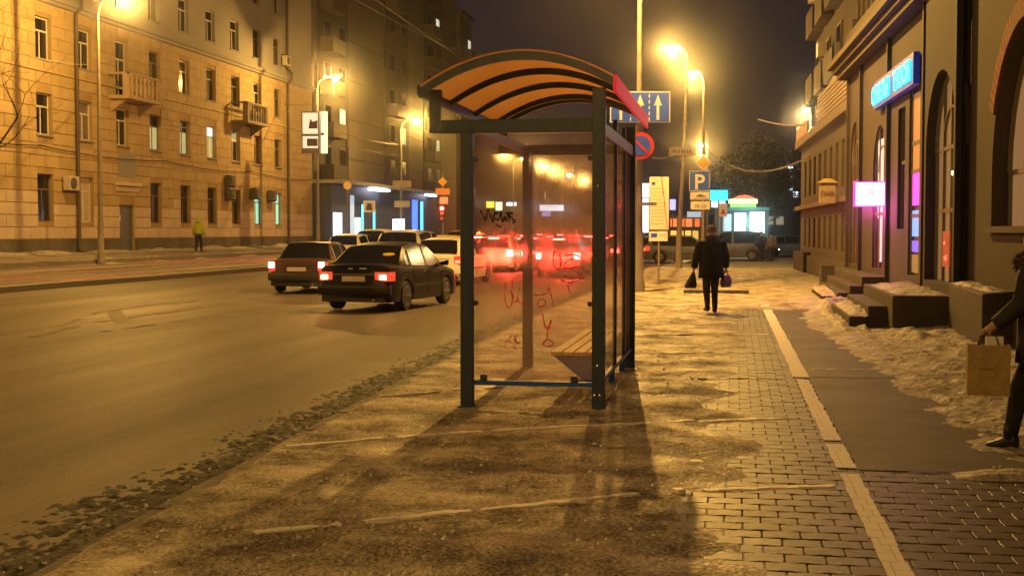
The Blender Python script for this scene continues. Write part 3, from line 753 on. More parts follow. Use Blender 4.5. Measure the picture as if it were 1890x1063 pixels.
# --- far low part S4: Y 37 .. 55.3
FB = thing('corner_building', 'olive two-storey corner building with slatted parapet, seen past the lit signs', 'building', (2.92, 55.3, 0), DIRW)
h4 = []
ys = [53.2, 51.2, 49.3, 47.4, 45.5, 43.7, 41.9, 40.2, 38.6]
for y_ in ys: h4 += [rect(U(y_)-.42, U(y_)+.42, 2.95, 4.35), rect(U(y_)-.38, U(y_)+.38, 1.0, 2.1)]
MB().wall(0, U(37.0), .1, 5.0, h4, .22, y=-.25).build('wall', m_oliv, FB)
MB().box(0, U(36.95), -.02, 8, .1, 5.0).build('building_core', m_oliv, FB)
MB().box(-.15, U(36.9), -.50, 0, 4.98, 5.28).box(-.1, U(36.9), -.5, -.25, 2.45, 2.6).build('cornice', mat('pale_cornice', (.15, .11, .08), .8, var=.15, bump=.3), FB)
MB().box(-.25, 4.6, -.52, -.25, -.1, .8).build('plinth', m_stucco_d, FB)
MB().box(5, U(37.0), -.42, -.25, -.1, .7).build('plinth', m_oliv, FB)
for y_ in ys:
    window(FB, U(y_), 2.95, .84, 1.4, -.1, m_darkframe, m_win, 'x'); window(FB, U(y_), 1.0, .76, 1.1, -.1, m_darkframe, m_win, 'x')
par = MB()
for k in range(8): par.box(U(47.6), U(38.0), -.34, -.30, 5.32 + k*.13, 5.41 + k*.13)
par.box(U(47.6), U(38.0), -.30, -.24, 5.28, 6.4)
par.prism([(U(44), 6.4), (U(38.0), 6.4), (U(38.0), 7.15)], lambda a, b_: (a, -.30, b_), lambda a, b_: (a, -.24, b_)); par.build('slatted_parapet', mat('pale_slats', (.26, .19, .13), .7, var=.15), FB)
MB().box(0.0, U(50.5), -.46, -.36, 5.28, 5.75).box(0, .12, -.46, 2, 5.28, 5.9).build('parapet', mat('pink_parapet', (.42, .26, .20), .8), FB)
MB().box(U(37.9), U(37.0), -.40, .2, 5.28, 7.4).build('chimney_pier', m_stucco_d, FB)
# --- tall block behind
TB = thing('tower_block', 'tall dark building with cluttered balconies rising behind the olive corner building', 'apartment block', (2.4, 55.3, 0), DIRW)
MB().box(-6, U(22), 1.35, 12, 0, 26).build('wall', mat('dark_tower_panel', (.045, .036, .029), .85, var=.2, world=True, scale=.5, bump=.3), TB)
for k in range(20): MB().box(11 + k*1.15, 11.35 + k*1.15, 1.1, 1.35, 5, 26).build('pilaster', mat('tower_pilaster', (.06, .048, .04), .85, var=.2), TB)
random.seed(12)
for z in (7.3, 10.2, 13.1, 16.0):
    for u in (-5.4, -1.2, 3.0):
        b_ = MB().box(u, u+3.0, .85, 1.35, z, z+.15).build('balcony', m_bay, TB)
        for k in range(3): MB().box(u+k, u+k+.92, .85, .90, z+.15, z+1.1).build('panel', random.choice([m_oliv, m_bay, m_bay]), b_)
        f = MB().box(u+.4, u+1.9, 1.28, 1.36, z+.5, z+2.2).build('window', m_darkframe, TB)
        MB().box(u+.5, u+1.8, 1.26, 1.28, z+.6, z+2.1).build('pane', m_win, f)
        if random.random() < .5: MB().box(u+2.1, u+2.8, .75, 1.1, z+1.3, z+1.85).build('air_conditioner', m_frame, TB)
# ===== signs on the right buildings
BS = thing('neon_sign', 'long blue neon letter sign high on the brown wall', 'sign', (2.4, 55.3, 0), DIRW)
m_cy = emis('cyan_neon', (.015, .52, 1.0), 8.0); m_bl = mat('blue_halo_back', (.02, .02, .12), .5, emit=(.01, .02, .9), es=.08)
MB().box(U(30.5), U(25.15), -.16, -.04, 4.33, 4.92).build('halo_panel', m_bl, BS)  # panel colour and emission stand for the letters' blue halo on the wall
text('lettering', 'СУВЕЛЫ', .50, m_cy, BS, (U(30.42), -.19, 4.43), ext=.02, align='LEFT', sx=1.16, bold=.012)
text('lettering', 'ТЧОСИ', .50, m_cy, BS, (U(27.35), -.19, 4.43), ext=.02, align='LEFT', sx=1.12, bold=.012)
PS = thing('lightbox_sign', 'glaring white and magenta lightbox sticking out over the pink-lit door', 'sign', (2.4, 55.3, 0), DIRW)
u = U(30.0)
m_pw = mat('pinkish_white_light', (1, .9, 1), emit=(1.0, .32, .80), es=3.0)
MB().box(u-.12, u+.12, -.62, -.02+.12, 2.15, 2.70).build('case', emis('magenta_case', (1.0, .02, .5), 1.6), PS)
MB().box(u+.12, u+.135, -.60, .08, 2.17, 2.68).box(u-.135, u-.12, -.60, .08, 2.17, 2.68).build('light_panel', m_pw, PS)
m_faint = mat('faint_print', (.8, .3, .6), emit=(.8, .25, .5), es=1.0)
text('lettering', 'А', .2, m_faint, PS, (u+.142, -.26, 2.40), (pi/2, 0, pi/2), .002)
text('lettering', '24 ч', .12, m_faint, PS, (u+.142, -.26, 2.24), (pi/2, 0, pi/2), .002)
pl = bpy.data.lights.new('sign_light', 'POINT'); pl.energy = 85; pl.color = (1, .05, .55); pl.shadow_soft_size = .2
lo = bpy.data.objects.new('sign_light', pl); COL.objects.link(lo); lo.parent = PS; lo.location = (u+.55, -.30, 2.1)
LS = thing('lantern_sign', 'unlit beige box sign with small roof on the olive wall', 'sign', (2.4, 55.3, 0), DIRW)
u = U(38.9)
MB().box(u-.35, u+.0, -.52, -.08, 2.42, 3.0).build('case', mat('beige_board', (.30, .23, .16), .7), LS)
q = MB(); q.loft([[(u-.42, -.60, 3.005), (u+.07, -.60, 3.005), (u+.07, 0, 3.005), (u-.42, 0, 3.005)], [(u-.3, -.4, 3.13), (u-.05, -.4, 3.13), (u-.05, -.2, 3.13), (u-.3, -.2, 3.13)]]); q.build('roof', mat('yellow_sheet', (.36, .26, .12), .6), LS)
text('lettering', 'ПИВ', .19, mat('brown_letters', (.16, .08, .05), .7), LS, (u+.012, -.31, 2.62), (pi/2, 0, pi/2), .006)
# ------------------------------------------------------------------ street lamps
m_pole = mat('lamp_pole_steel', (.24, .21, .17), .5, metal=.3, var=.2, scale=5, bump=.2)
m_head = mat('lamp_head', (.30, .28, .25), .5)
m_lens = emis('sodium_lens', (1.0, .62, .20), 260.)
m_lensy = emis('sodium_lens_yellow', (1.0, .80, .30), 260.)
def lamp_post(x, y, z0, h, arm, label, lean=0., power=LAMP_W, lens=None, col=SODIUM, light=True, r=.085, name='street_lamp', group='street lamps along the avenue', hs=1.0, size=.05):
    T = thing(name, label, 'street lamp', (x, y, z0), 0, group)
    ax, ay = arm; L_ = sqrt(ax*ax+ay*ay) or 1; dx, dy = ax/L_, ay/L_
    tx = lean*h
    MB().lathe([(r*1.9, -.2), (r*1.9, .25), (r*1.5, .3), (r*1.35, 1.5), (r*1.25, 1.55)], (0, 0, 0), 14).tube([(tx*.05, 0, 1.5), (tx*.5, 0, h*.5), (tx, 0, h-.6)], [r*1.2, r*.9, r*.62], 12).build('pole', m_pole, T, smooth=True)
    MB().tube([(tx, 0, h-.65), (tx+dx*.12*L_, dy*.12*L_, h-.2), (tx+ax*.5, ay*.5, h+.06), (tx+ax, ay, h+.1)], r*.5, 8).build('arm', m_pole, T, smooth=True)
    hx, hy = tx+ax+dx*.25, ay+dy*.25
    M_ = Matrix.Rotation(atan2(dy, dx), 3, 'Z')
    hb_ = MB(); rings = []
    for s, w, t in ((-.40, .06, .03), (-.33, .20, .09), (0, .29, .14), (.30, .22, .11), (.42, .06, .04)):
        rings.append([tuple(M_ @ Vector((s*hs, w*cos(2*pi*k/12)*hs, max(-.02, t*sin(2*pi*k/12)))) + Vector((hx, hy, h+.1))) for k in range(12)])
    hb_.loft(rings).build('lamp_head', m_head, T, smooth=True)
    lp = [(.03, -.16), (.12*hs, -.145), (.19*hs, -.08), (.21*hs, -.015)]
    MB().lathe(lp, (hx, hy, h+.1), 14).build('lens', lens or m_lens, T, smooth=True)
    if light:
        ld = bpy.data.lights.new('lamp_light', 'POINT'); ld.energy = power; ld.color = col; ld.shadow_soft_size = size
        lo = bpy.data.objects.new('lamp_light', ld); COL.objects.link(lo); lo.parent = T; lo.location = (hx, hy, h - .115)
        lo.visible_camera = True
    return T
# right side of the avenue
x, y = P(1179, 34)
LA = lamp_post(x, y, 0, 9.6, (-.3, -.9), 'tall lamp post behind the shelter carrying the blue lane sign', power=LAMP_W*2.5, size=.06)
xb, yb = P(1253, 56)
lamp_post(xb, yb, 0, 9.35, (-.45, -.2), 'tall leaning lamp post right of the tariff board, with a grey street-name board', lean=.035, lens=m_lensy, power=LAMP_W*.6)
x, y = P(1297, 68); lamp_post(x, y, 0, 9.7, (-.35, -.2), 'lamp post with the yellow diamond sign, just right of the leaning one', lens=m_lensy, power=LAMP_W*.6)
x, y = P(1304, 117); lamp_post(x, y, -.1, 9.4, (-.3, -.2), 'small far lamp above the yellow diamond sign', lens=m_lensy, power=LAMP_W*.8, r=.07, hs=1.3)
x, y = P(1306, 134); lamp_post(x, y, -.1, 9.3, (-.3, -.2), 'farthest lamp on the right, just under another one', lens=m_lensy, light=False, r=.07, hs=1.3)
# left side
for k, (Y, lab, lt) in enumerate(((48.0, 'dark lamp post at the left kerb in front of the blue-grey door', 1), (75.2, 'lamp post with the double advert box beside the yellow facade', 1), (95.0, 'thin lamp post with two yellow boards before the shops', 1),
        (145, 'first and largest of the far lamps seen through the shelter glass', 1), (163, 'second far lamp seen through the shelter glass', 0), (186, 'third far lamp seen through the shelter glass', 1), (205, 'fourth far lamp seen through the shelter glass', 0), (228, 'last far lamp seen through the shelter glass', 0))):
    h = 10.25 if k < 2 else (9.4 if k == 2 else 9.2)
    lamp_post(-24.75, Y, .45, h, (.95, -.1), lab, light=bool(lt), hs=1 if k < 3 else 1.6, power=LAMP_W*(.8 if k < 3 else .8))
for Y, lb_ in ((24, 'lamp post on the far kerb just outside the left edge of the picture'), (2, 'lamp post on the far kerb level with the photographer')):
    lamp_post(-24.75, Y, .45, 10.25, (1.4, 0), lb_, power=LAMP_W*1.1)
lamp_post(xk(-6)+.9, -11, 0, 9.6, (-1.0, 0), 'lamp post on the near pavement, off the picture, before the shelter', power=LAMP_W*.8)
# lamp at the corner of the olive building
x, y = P(1485, 53)
CL = thing('wall_lamp', 'bright lamp on the roof corner of the olive building', 'lamp', (x, y, 5.2)); lz = 1.35
MB().tube([(.2, .3, 0), (.2, .3, lz-.2), (0, 0, lz+.12)], .035, 8).build('bracket', m_pole, CL)
MB().lathe([(.04, .16), (.16, .08), (.17, .02)], (0, 0, lz), 14).build('lamp_head', m_head, CL)
MB().lathe([(.02, -.12), (.11, -.08), (.14, 0)], (0, 0, lz), 14).build('lens', m_lensy, CL)
ld = bpy.data.lights.new('lamp_light', 'POINT'); ld.energy = 420; ld.color = (1, .62, .25); ld.shadow_soft_size = .1
lo = bpy.data.objects.new('lamp_light', ld); COL.objects.link(lo); lo.parent = CL; lo.location = (-.15, 0, lz-.25)

# ------------------------------------------------------------------ bus shelter
m_steel = mat('painted_dark_steel', (.045, .072, .13), .42, var=.18, scale=9, bump=.12, bscale=60, metal=.2)
m_steelb = mat('blue_painted_steel', (.025, .13, .65), .42, var=.18, scale=9, bump=.12, bscale=60)
m_bolt = mat('zinc_bolt', (.8, .8, .8), .25, 1.)
m_glass = see('dirty_glass_red_glow', (.99, .96, .95), (.80, .55, .60), .12, .26, gloss=.05, scale=2.5, lo=.3, hi=.75)  # dirt film, its pink tint standing for red brake light caught in it
m_glass0 = m_glass
m_poly = see('bronze_polycarbonate', (.62, .34, .14), (1., .74, .44), .60, .85, gloss=.03, bump=.5, translucent=True, scale=2.2)
_n = m_poly.node_tree; _o = [q for q in _n.nodes if q.type == 'OUTPUT_MATERIAL'][0]; _src = _o.inputs[0].links[0].from_socket
_rf = _n.nodes.new('ShaderNodeBsdfRefraction'); _rf.inputs['Color'].default_value = (1.0, .70, .42, 1); _rf.inputs['Roughness'].default_value = .46; _rf.inputs['IOR'].default_value = 1.4
_mx = _n.nodes.new('ShaderNodeMixShader'); _mx.inputs[0].default_value = .6; _n.links.new(_src, _mx.inputs[1]); _n.links.new(_rf.outputs[0], _mx.inputs[2]); _n.links.new(_mx.outputs[0], _o.inputs[0])
def scatter(m, col, rough, ior, f):
    n = m.node_tree; o = [q for q in n.nodes if q.type == 'OUTPUT_MATERIAL'][0]; src = o.inputs[0].links[0].from_socket
    rf = n.nodes.new('ShaderNodeBsdfRefraction'); rf.inputs['Color'].default_value = col + (1,); rf.inputs['Roughness'].default_value = rough; rf.inputs['IOR'].default_value = ior
    mx = n.nodes.new('ShaderNodeMixShader'); mx.inputs[0].default_value = f; n.links.new(src, mx.inputs[1]); n.links.new(rf.outputs[0], mx.inputs[2]); n.links.new(mx.outputs[0], o.inputs[0])
scatter(m_glass, (1., .95, .93), .22, 1.10, .055)
m_redp = mat('red_fascia', (.75, .015, .035), .5, spec=.2, var=.05, emit=(1.0, .012, .045), es=.40)  # emission put into the red plastic so that it looks lit
BX0, BX1, BY0, BY1 = -2.40, -1.20, 11.58, 15.08
BSH = thing('bus_shelter', 'glass bus shelter with arched bronze roof and a bench', 'bus shelter', (0, 0, 0))
pw = .058
for i, (X, Y, zt) in enumerate(((BX0, BY0, 2.5), (BX1, BY0, 2.87), (BX0, BY1, 2.5), (BX1, BY1, 2.80))):
    MB().box(X-pw, X+pw, Y-.045, Y+.045, 0, zt).box(X-pw-.03, X+pw+.03, Y-.08, Y+.08, -.02, .014).build('post', m_steel, BSH, bevel=.008)
for Y in (13.15, 14.2):
    MB().box(BX1-.02, BX1+.02, Y-.03, Y+.03, .25, 2.72).build('mullion', m_steel, BSH, bevel=.004)
EX0 = -2.74
for Y in (BY0, BY1):
    MB().box(EX0+.02, BX1-pw, Y-.035, Y+.035, 2.485, 2.605).build('cross_beam', m_steel, BSH, bevel=.006)
    MB().box(EX0-.005, EX0+.105, Y-.04, Y+.04, 2.49, 2.88).build('eave_stub', m_steel, BSH, bevel=.006)
    q = MB().box(EX0+.11, EX0+.13, Y-.05, Y-.04, 2.60, 2.78); 
MB().box(BX1-.035, BX1+.035, BY0+.045, BY1-.045, 2.46, 2.58).build('top_rail', m_steel, BSH, bevel=.006)
MB().box(BX0-.03, BX0+.03, BY0+.045, BY1-.045, 2.50, 2.59).build('top_rail', m_steel, BSH, bevel=.006)
MB().box(BX1-.02, BX1+.02, BY0+.045, BY1-.045, .215, .255).build('bottom_rail', m_steelb, BSH)
MB().box(BX0+pw, BX1-pw, BY0-.018, BY0+.018, .205, .245).build('bottom_rail', m_steelb, BSH)
for X in (BX0+.15, BX1-.22):
    MB().box(X-.03, X+.03, BY0-.028, BY0+.028, .245, .30).build('glass_clamp', m_steel, BSH, bevel=.006)
for z in (.95, 1.0+.0, 2.25):
    if z == 1.0: continue
    for X in (BX0+pw+.02, BX1-pw-.02):
        MB().lathe([(.012, -.03), (.024, -.03), (.024, .03), (.012, .03)], (X, BY0, z), 10, 'y').build('glass_clamp', m_steel, BSH)
for z, X in ((.40, 0), (.135, -.025), (.135, .022), (2.0, 0)):
    MB().lathe([(.002, -.056), (.011, -.054), (.012, -.045)], (BX1+X-.008, BY0, z), 10, 'y').build('bolt', m_bolt, BSH)
MB().box(BX0+pw+.015, BX1-pw-.005, BY0-.005, BY0+.004, .27, 2.47).build('glass_panel', m_glass, BSH)
for a, c in ((BY0+.06, 13.11), (13.19, 14.16), (14.24, BY1-.06)):
    MB().box(BX1-.005, BX1+.004, a, c, .27, 2.45).build('glass_panel', m_glass, BSH)
MB().box(BX0+pw+.015, BX1-pw-.005, BY1-.005, BY1+.004, .27, 2.47).build('glass_panel', m_glass, BSH)
# roof arcs
RX0, RX1 = EX0-.02, -1.045
def arcpt(t, zlow=2.87, sag=.27, off=0.):
    X = RX0 + (RX1-RX0)*t
    return X, zlow + .06*t + sag*(1 - (2*t-1)**2) + off
N = 24
for k, Y in enumerate((11.30, 12.50, 13.70, 14.90, 15.28)):
    b_ = MB(); rings = []
    for i in range(N+1):
        X, z = arcpt(i/N); h = .075 if k == 0 else .06; w = .022
        rings.append([(X, Y-w, z-h), (X, Y+w, z-h), (X, Y+w, z), (X, Y-w, z)])
    b_.loft(rings).build('roof_rib', m_steel, BSH)
panels = ((11.25, 12.49), (12.51, 13.69), (13.71, 15.32))
for a, c in panels:
    rings = []
    for i in range(N+1):
        X, z = arcpt(i/N, off=.004 + .0)
        rings.append([(X, a, z), (X, c, z), (X, c, z+.012), (X, a, z+.012)])
    MB().loft(rings).build('roof_panel', m_poly, BSH, smooth=True)
for t in (.0, 1.0):
    X, z = arcpt(t); MB().box(X-.018, X+.018, 11.28, 15.30, z-.085 if t in (0, 1.) else z-.10, z-.045 if t in (0, 1.) else z-.062).build('purlin', m_steel, BSH)
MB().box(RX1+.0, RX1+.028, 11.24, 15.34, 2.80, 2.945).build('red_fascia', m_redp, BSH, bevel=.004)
MB().box(RX0-.02, RX0-.0, 11.24, 15.34, 2.80, 2.885).build('eave_strip', m_steel, BSH)
# bench inside the shelter, fixed to it
BE = thing('bench', 'bench with pale wooden slats inside the bus shelter', 'bench', (0, 0, 0))
m_wood = mat('pale_pine_slat', (.92, .74, .38), .55, scale=2.2, var=.18, streak=(14, .6, 14), bump=.2, bscale=5)
for k in range(4):
    x0 = -1.71 + k*.112
    MB().box(x0, x0+.10, 12.12, 15.0, .43, .465).build('slat', m_wood, BE, bevel=.004)
for Y in (12.20, 13.6, 14.85):
    q = MB(); poly = [(-1.70, .428), (-1.26, .428), (-1.26, .17), (-1.38, .17)]
    q.prism(poly, lambda a, c, Y=Y: (a, Y-.02, c), lambda a, c, Y=Y: (a, Y+.02, c)).build('bracket', m_steelb, BE, bevel=.004)
    MB().box(-1.30, -1.24, Y-.04, Y+.04, 0, .44).build('leg', m_steelb, BE, bevel=.004)
# graffiti drawn on the near pane
def scrawl(name, strokes, m, w, label, cat='graffiti'):
    T = thing(name, label, cat, (0, 0, 0)); 
    for st in strokes:
        pts = [((px-945)*11.75/2400, Z(py, 11.62)) for px, py in st]
        # picture column -> X on the pane
        L_ = []
        for (px, py) in st:
            a = math.atan((px-945)/2400) - YAW; X = math.tan(a)*BY0; D = -X*sin(YAW) + BY0*cos(YAW)
            L_.append(Vector((X, BY0-.0085, 1.6 + (427-py)*D/2400)))
        fine = []
        n = len(L_)
        for i in range(n-1):
            p0, p1, p2, p3 = L_[max(i-1, 0)], L_[i], L_[i+1], L_[min(i+2, n-1)]
            for k in range(6):
                t = k/6; fine.append(.5*((2*p1) + (p2-p0)*t + (2*p0-5*p1+4*p2-p3)*t*t + (3*p1-p0-3*p2+p3)*t**3))
        fine.append(L_[-1])
        q = MB(); rings = []
        for i, p in enumerate(fine):
            d = (fine[min(i+1, len(fine)-1)] - fine[max(i-1, 0)]).normalized(); nn = Vector((-d.z, 0, d.x))*w*.5*(.8 + .3*sin(i*.9))
            rings.append([p+nn, p-nn, p-nn+Vector((0, -.0012, 0)), p+nn+Vector((0, -.0012, 0))])
        q.loft(rings).build('stroke', m, T)
    return T
m_gb = mat('black_marker', (.012, .010, .010), .6); m_gr = mat('red_marker', (.85, .03, .10), .5); m_gp = mat('pink_marker', (1., .05, .40), .5)
scrawl('graffiti_tag', [[(887, 388), (892, 398), (897, 407), (899, 396), (902, 388), (906, 400), (910, 410), (913, 396), (915, 390)],
    [(917, 393), (911, 399), (915, 405), (922, 404), (923, 396), (917, 393)], [(925, 390), (926, 402), (929, 410), (932, 399), (935, 408), (938, 394)],
    [(934, 394), (941, 393), (948, 394)], [(941, 393), (940, 410)], [(940, 401), (947, 400)], [(917, 414), (921, 419), (925, 416)], [(944, 404), (952, 408), (945, 412)]], m_gb, .017, 'black marker tag at the top left of the shelter glass')
scrawl('graffiti_tag', [[(932, 424), (931, 433), (936, 440), (945, 439), (951, 432), (952, 424)]], m_gb, .009, 'thin dark hook under the black tag')
scrawl('graffiti_tag', [[(934, 520), (932, 545), (934, 562), (940, 568), (946, 556), (943, 535)], [(946, 540), (950, 557), (958, 552)], [(961, 530), (955, 545), (961, 560), (972, 556)], [(985, 543), (998, 545), (1010, 540), (1014, 531), (1018, 548), (1022, 565)], [(992, 560), (1001, 551), (1008, 561), (996, 567), (991, 560)], [(946, 515), (947, 535)]], m_gr, .010, 'red scrawled writing across the middle of the shelter glass')
scrawl('graffiti_tag', [[(1002, 578), (1004, 592), (1008, 606), (1013, 600), (1018, 592), (1014, 606), (1009, 610)], [(1011, 612), (1010, 630)], [(1003, 634), (1012, 626), (1022, 636), (1008, 640), (1003, 634)]], m_gr, .012, 'red arrow-like scribble left of the bench')
scrawl('graffiti_tag', [[(932, 632), (938, 628), (945, 634), (953, 642)], [(940, 625), (948, 620), (957, 638)], [(955, 618), (950, 630), (962, 634)], [(944, 640), (955, 646)], [(931, 636), (934, 645)]], m_gr, .008, 'faint red scribble low on the shelter glass')
scrawl('graffiti_tag', [[(1024, 462), (1021, 478), (1024, 492), (1031, 497)], [(1032, 470), (1036, 480), (1034, 494)], [(1041, 488), (1050, 480), (1062, 478)], [(1040, 494), (1052, 496), (1066, 492), (1078, 498), (1070, 512), (1052, 514), (1040, 508)], [(1035, 516), (1048, 522), (1064, 518), (1080, 512)], [(1042, 472), (1060, 470), (1072, 476)], [(1048, 526), (1052, 540)]], m_gp, .013, 'pink looping scribble on the right of the shelter glass')

# ------------------------------------------------------------------ traffic signs
m_white = mat('sign_white', (.75, .70, .66), .45); m_blue = mat('sign_blue', (.03, .10, .70), .4); m_red = mat('sign_red', (.55, .03, .03), .4)
m_yel = mat('sign_yellow', (.72, .46, .04), .4); m_grey = mat('sign_back', (.25, .25, .25), .5); m_txt = mat('sign_print', (.10, .09, .12), .6)
FACE = YAW     # signs face the oncoming walker
def board(par, cx, z0, z1, w, m, name='board', y=0, th=.02, bevel=.0):
    return MB().box(cx-w/2, cx+w/2, y-th, y, z0, z1).build(name, m, par, bevel=bevel)
def arrow(par, cx, z0, z1, w, m, y):
    h = z1-z0; p = [(-w*.16, 0), (w*.16, 0), (w*.16, h*.6), (w*.5, h*.55), (0, h), (-w*.5, h*.55), (-w*.16, h*.6)]
    return MB().prism(p, lambda a, c: (cx+a, y-.004, z0+c), lambda a, c: (cx+a, y, z0+c)).build('arrow', m, par)
x, y = P(1181, 34.0)
T = thing('lane_sign', 'blue lane-direction sign with white arrows on the post behind the shelter', 'traffic sign', (x, y-.15, 0), FACE)
board(T, 0, Z(229, 34), Z(172, 34), 1.56, m_white); board(T, 0, Z(227, 34), Z(174, 34), 1.50, m_blue, 'face', -.021, .004)
for cx in (-.50, 0, .46): arrow(T, cx, Z(224, 34), Z(178, 34), .21, m_white, -.026)
for cx in (-.25, .235):
    for k in range(5): MB().box(cx-.014, cx+.014, -.029, -.026, Z(226, 34)+k*.15, Z(226, 34)+k*.15+.09).build('dash', m_white, T)
T = thing('no_stopping_sign', 'round blue sign with red ring, half hidden behind the shelter post', 'traffic sign', (x, y-.17, 0), FACE)
zc = Z(271, 34)
MB().lathe([(.35, -.02), (.35, 0)], (.02, 0, zc), 28, 'y').build('disc', m_red, T); MB().lathe([(.255, -.026), (.255, -.02)], (.02, 0, zc), 28, 'y').build('face', m_blue, T)
q = MB().rbox((.02, -.029, zc), (.55, .004, .06), Matrix.Rotation(radians(45), 3, 'Y')).build('slash', m_red, T)
MB().box(-.02, .45, 0, .03, Z(380, 34), Z(374, 34)).build('bracket', m_grey, T)
# parking tariff board
x, y = P(1216, 39)
T = thing('tariff_board', 'tall pale parking tariff board with small print, a small board under it', 'sign', (x, y, 0), FACE)
MB().tube([(0, .03, -.05), (0, .03, 3.15)], .03, 8).build('post', m_pole, T)
board(T, 0, Z(424, 39), Z(327, 39), .58, mat('board_pinkish_white', (.78, .62, .54), .5), bevel=.006)
b2_ = board(T, -.02, Z(445, 39), Z(427, 39), .56, m_white)
MB().box(-.22, -.12, -.024, -.02, 2.98, 3.07).build('symbol', m_blue, T); MB().box(-.24, -.06, -.024, -.02, 1.42, 1.54).build('symbol', m_blue, T)
q = MB(); random.seed(2)
m_pr = mat('faint_red_print', (.50, .30, .25), .6)
for k in range(11):
    z = 2.86 - k*.105; w = random.uniform(.3, .46); q.box(-.25, -.25+w, -.0225, -.02, z, z+.02)
q.build('print_line', m_pr, T)
MB().box(.0, .2, -.0225, -.02, 1.47, 1.50).build('print_line', m_pr, T)
# parking sign
x, y = P(1293, 45)
T = thing('parking_sign', 'square blue sign with a white P above two small white plates', 'traffic sign', (x, y, 0), FACE)
MB().tube([(.1, .03, -.05), (.1, .03, Z(314, 45))], .035, 8).build('post', m_pole, T)
board(T, -.06, Z(353, 45), Z(316, 45), .70, m_white); board(T, -.06, Z(352, 45), Z(317, 45), .665, m_blue, 'face', -.021, .004)
text('lettering', 'P', .72, m_white, T, (-.06, -.03, Z(349.5, 45)), ext=.003, bold=.012)
board(T, -.04, Z(369, 45), Z(355, 45), .66, m_white, 'plate'); board(T, -.02, Z(387, 45), Z(372, 45), .66, m_white, 'plate')
z = Z(364, 45)
MB().box(-.16, .10, -.026, -.02, z, z+.05).box(.10, .17, -.026, -.02, z, z+.035).box(-.1, .06, -.026, -.02, z+.05, z+.085).build('truck_symbol', m_txt, T)
MB().box(-.3, .28, -.026, -.02, z-.065, z-.045).build('kerb_symbol', m_txt, T)
text('lettering', '08-20', .17, m_txt, T, (-.02, -.024, Z(384, 45)), ext=.002)
# priority diamond
x, y = P(1297, 67.5)
T = thing('priority_sign', 'yellow diamond sign high on the lamp post above the blue P', 'traffic sign', (x, y-.15, 0), FACE)
zc = Z(301, 67.5)
for s, m_, yy in ((.43, m_white, -.02), (.36, m_yel, -.026)):
    MB().prism([(-s, 0), (0, -s), (s, 0), (0, s)], lambda a, c, yy=yy: (a, yy, zc+c), lambda a, c, yy=yy: (a, yy+.02, zc+c)).build('face', m_, T)
T = thing('street_name_board', 'grey street-name board on the leaning lamp post', 'sign', (xb+.12, yb-.2, 0), FACE)
board(T, 0, Z(289, 56), Z(273, 56), 1.15, mat('dull_board', (.28, .25, .21), .6))
q = MB()
for k, w in enumerate((.10, .07, .08, .12, .06, .09, .08)): q.box(-.40 + k*.12, -.40 + k*.12 + w*.8, -.024, -.02, Z(284, 56), Z(278, 56))
q.build('print_line', m_txt, T)
# far small sign
x, y = P(1334, 80)
T = thing('warning_sign', 'small white and red sign on a thin post before the lit kiosk', 'traffic sign', (x, y, -.1), FACE)
MB().tube([(0, .03, 0), (0, .03, 3.5)], .035, 8).build('post', mat('white_post', (.6, .6, .6), .5), T)
board(T, 0, Z(400, 80)+.1, Z(376, 80)+.1, .5, m_white); MB().prism([(-.18, 2.75), (.18, 2.75), (0, 3.1)], lambda a, c: (a, -.026, c), lambda a, c: (a, -.02, c)).build('symbol', m_red, T)
# sign group left: advert box on second left lamp post
x, y = -24.4, 74.6
T = thing('advert_box', 'lit two-sided advert box hanging on the lamp post beside the yellow facade', 'advert', (x, y, 0), FACE)
D_ = y*cos(YAW) + 24.4*sin(YAW)
z1, z0 = Z(208, D_), Z(284, D_)
m_adl = mat('advert_lit', (.8, .72, .6), emit=(.95, .78, .55), es=.85); m_ady = mat('advert_side_lit', (.8, .8, .6), emit=(.95, .9, .6), es=1.1)
MB().box(-1.08, .0, -.12, .12, z0, z1).build('case', mat('advert_case', (.2, .17, .14), .6), T)
MB().box(-1.0, -.1, -.14, -.12, z0+1.15, z1-.08).build('light_panel', m_adl, T); MB().box(-1.0, -.1, -.14, -.12, z0+.30, z0+1.0).build('light_panel', m_adl, T)
m_pic = mat('advert_print', (.10, .05, .05), .6)
MB().box(-.75, -.12, -.15, -.14, z0+.42, z0+.86).build('print', m_pic, T); MB().prism([(-.65, 1.45), (-.12, 1.45), (-.12, 1.95), (-.4, 1.85), (-.55, 2.05)], lambda a, c: (a, -.15, z0+c), lambda a, c: (a, -.14, z0+c)).build('print', m_pic, T)
MB().box(.10, .44, -.3, .12, z0, z1).build('case', m_ady, T); MB().box(.11, .3, -.312, -.3, z0+1.05, z0+1.2).build('print', m_pic, T)
# two boards on third left lamp post
T = thing('route_board', 'upper and lower yellow boards on the thin lamp post before the shops', 'sign', (-24.6, 94.7, 0), FACE)
D_ = 94.7*cos(YAW) + 24.6*sin(YAW)
for py, w in ((340, 1.4), (377, 1.15)): board(T, 0, Z(py+6, D_), Z(py-6, D_), w, m_yel if py == 0 else mat('ochre_board', (.5, .38, .14), .5))
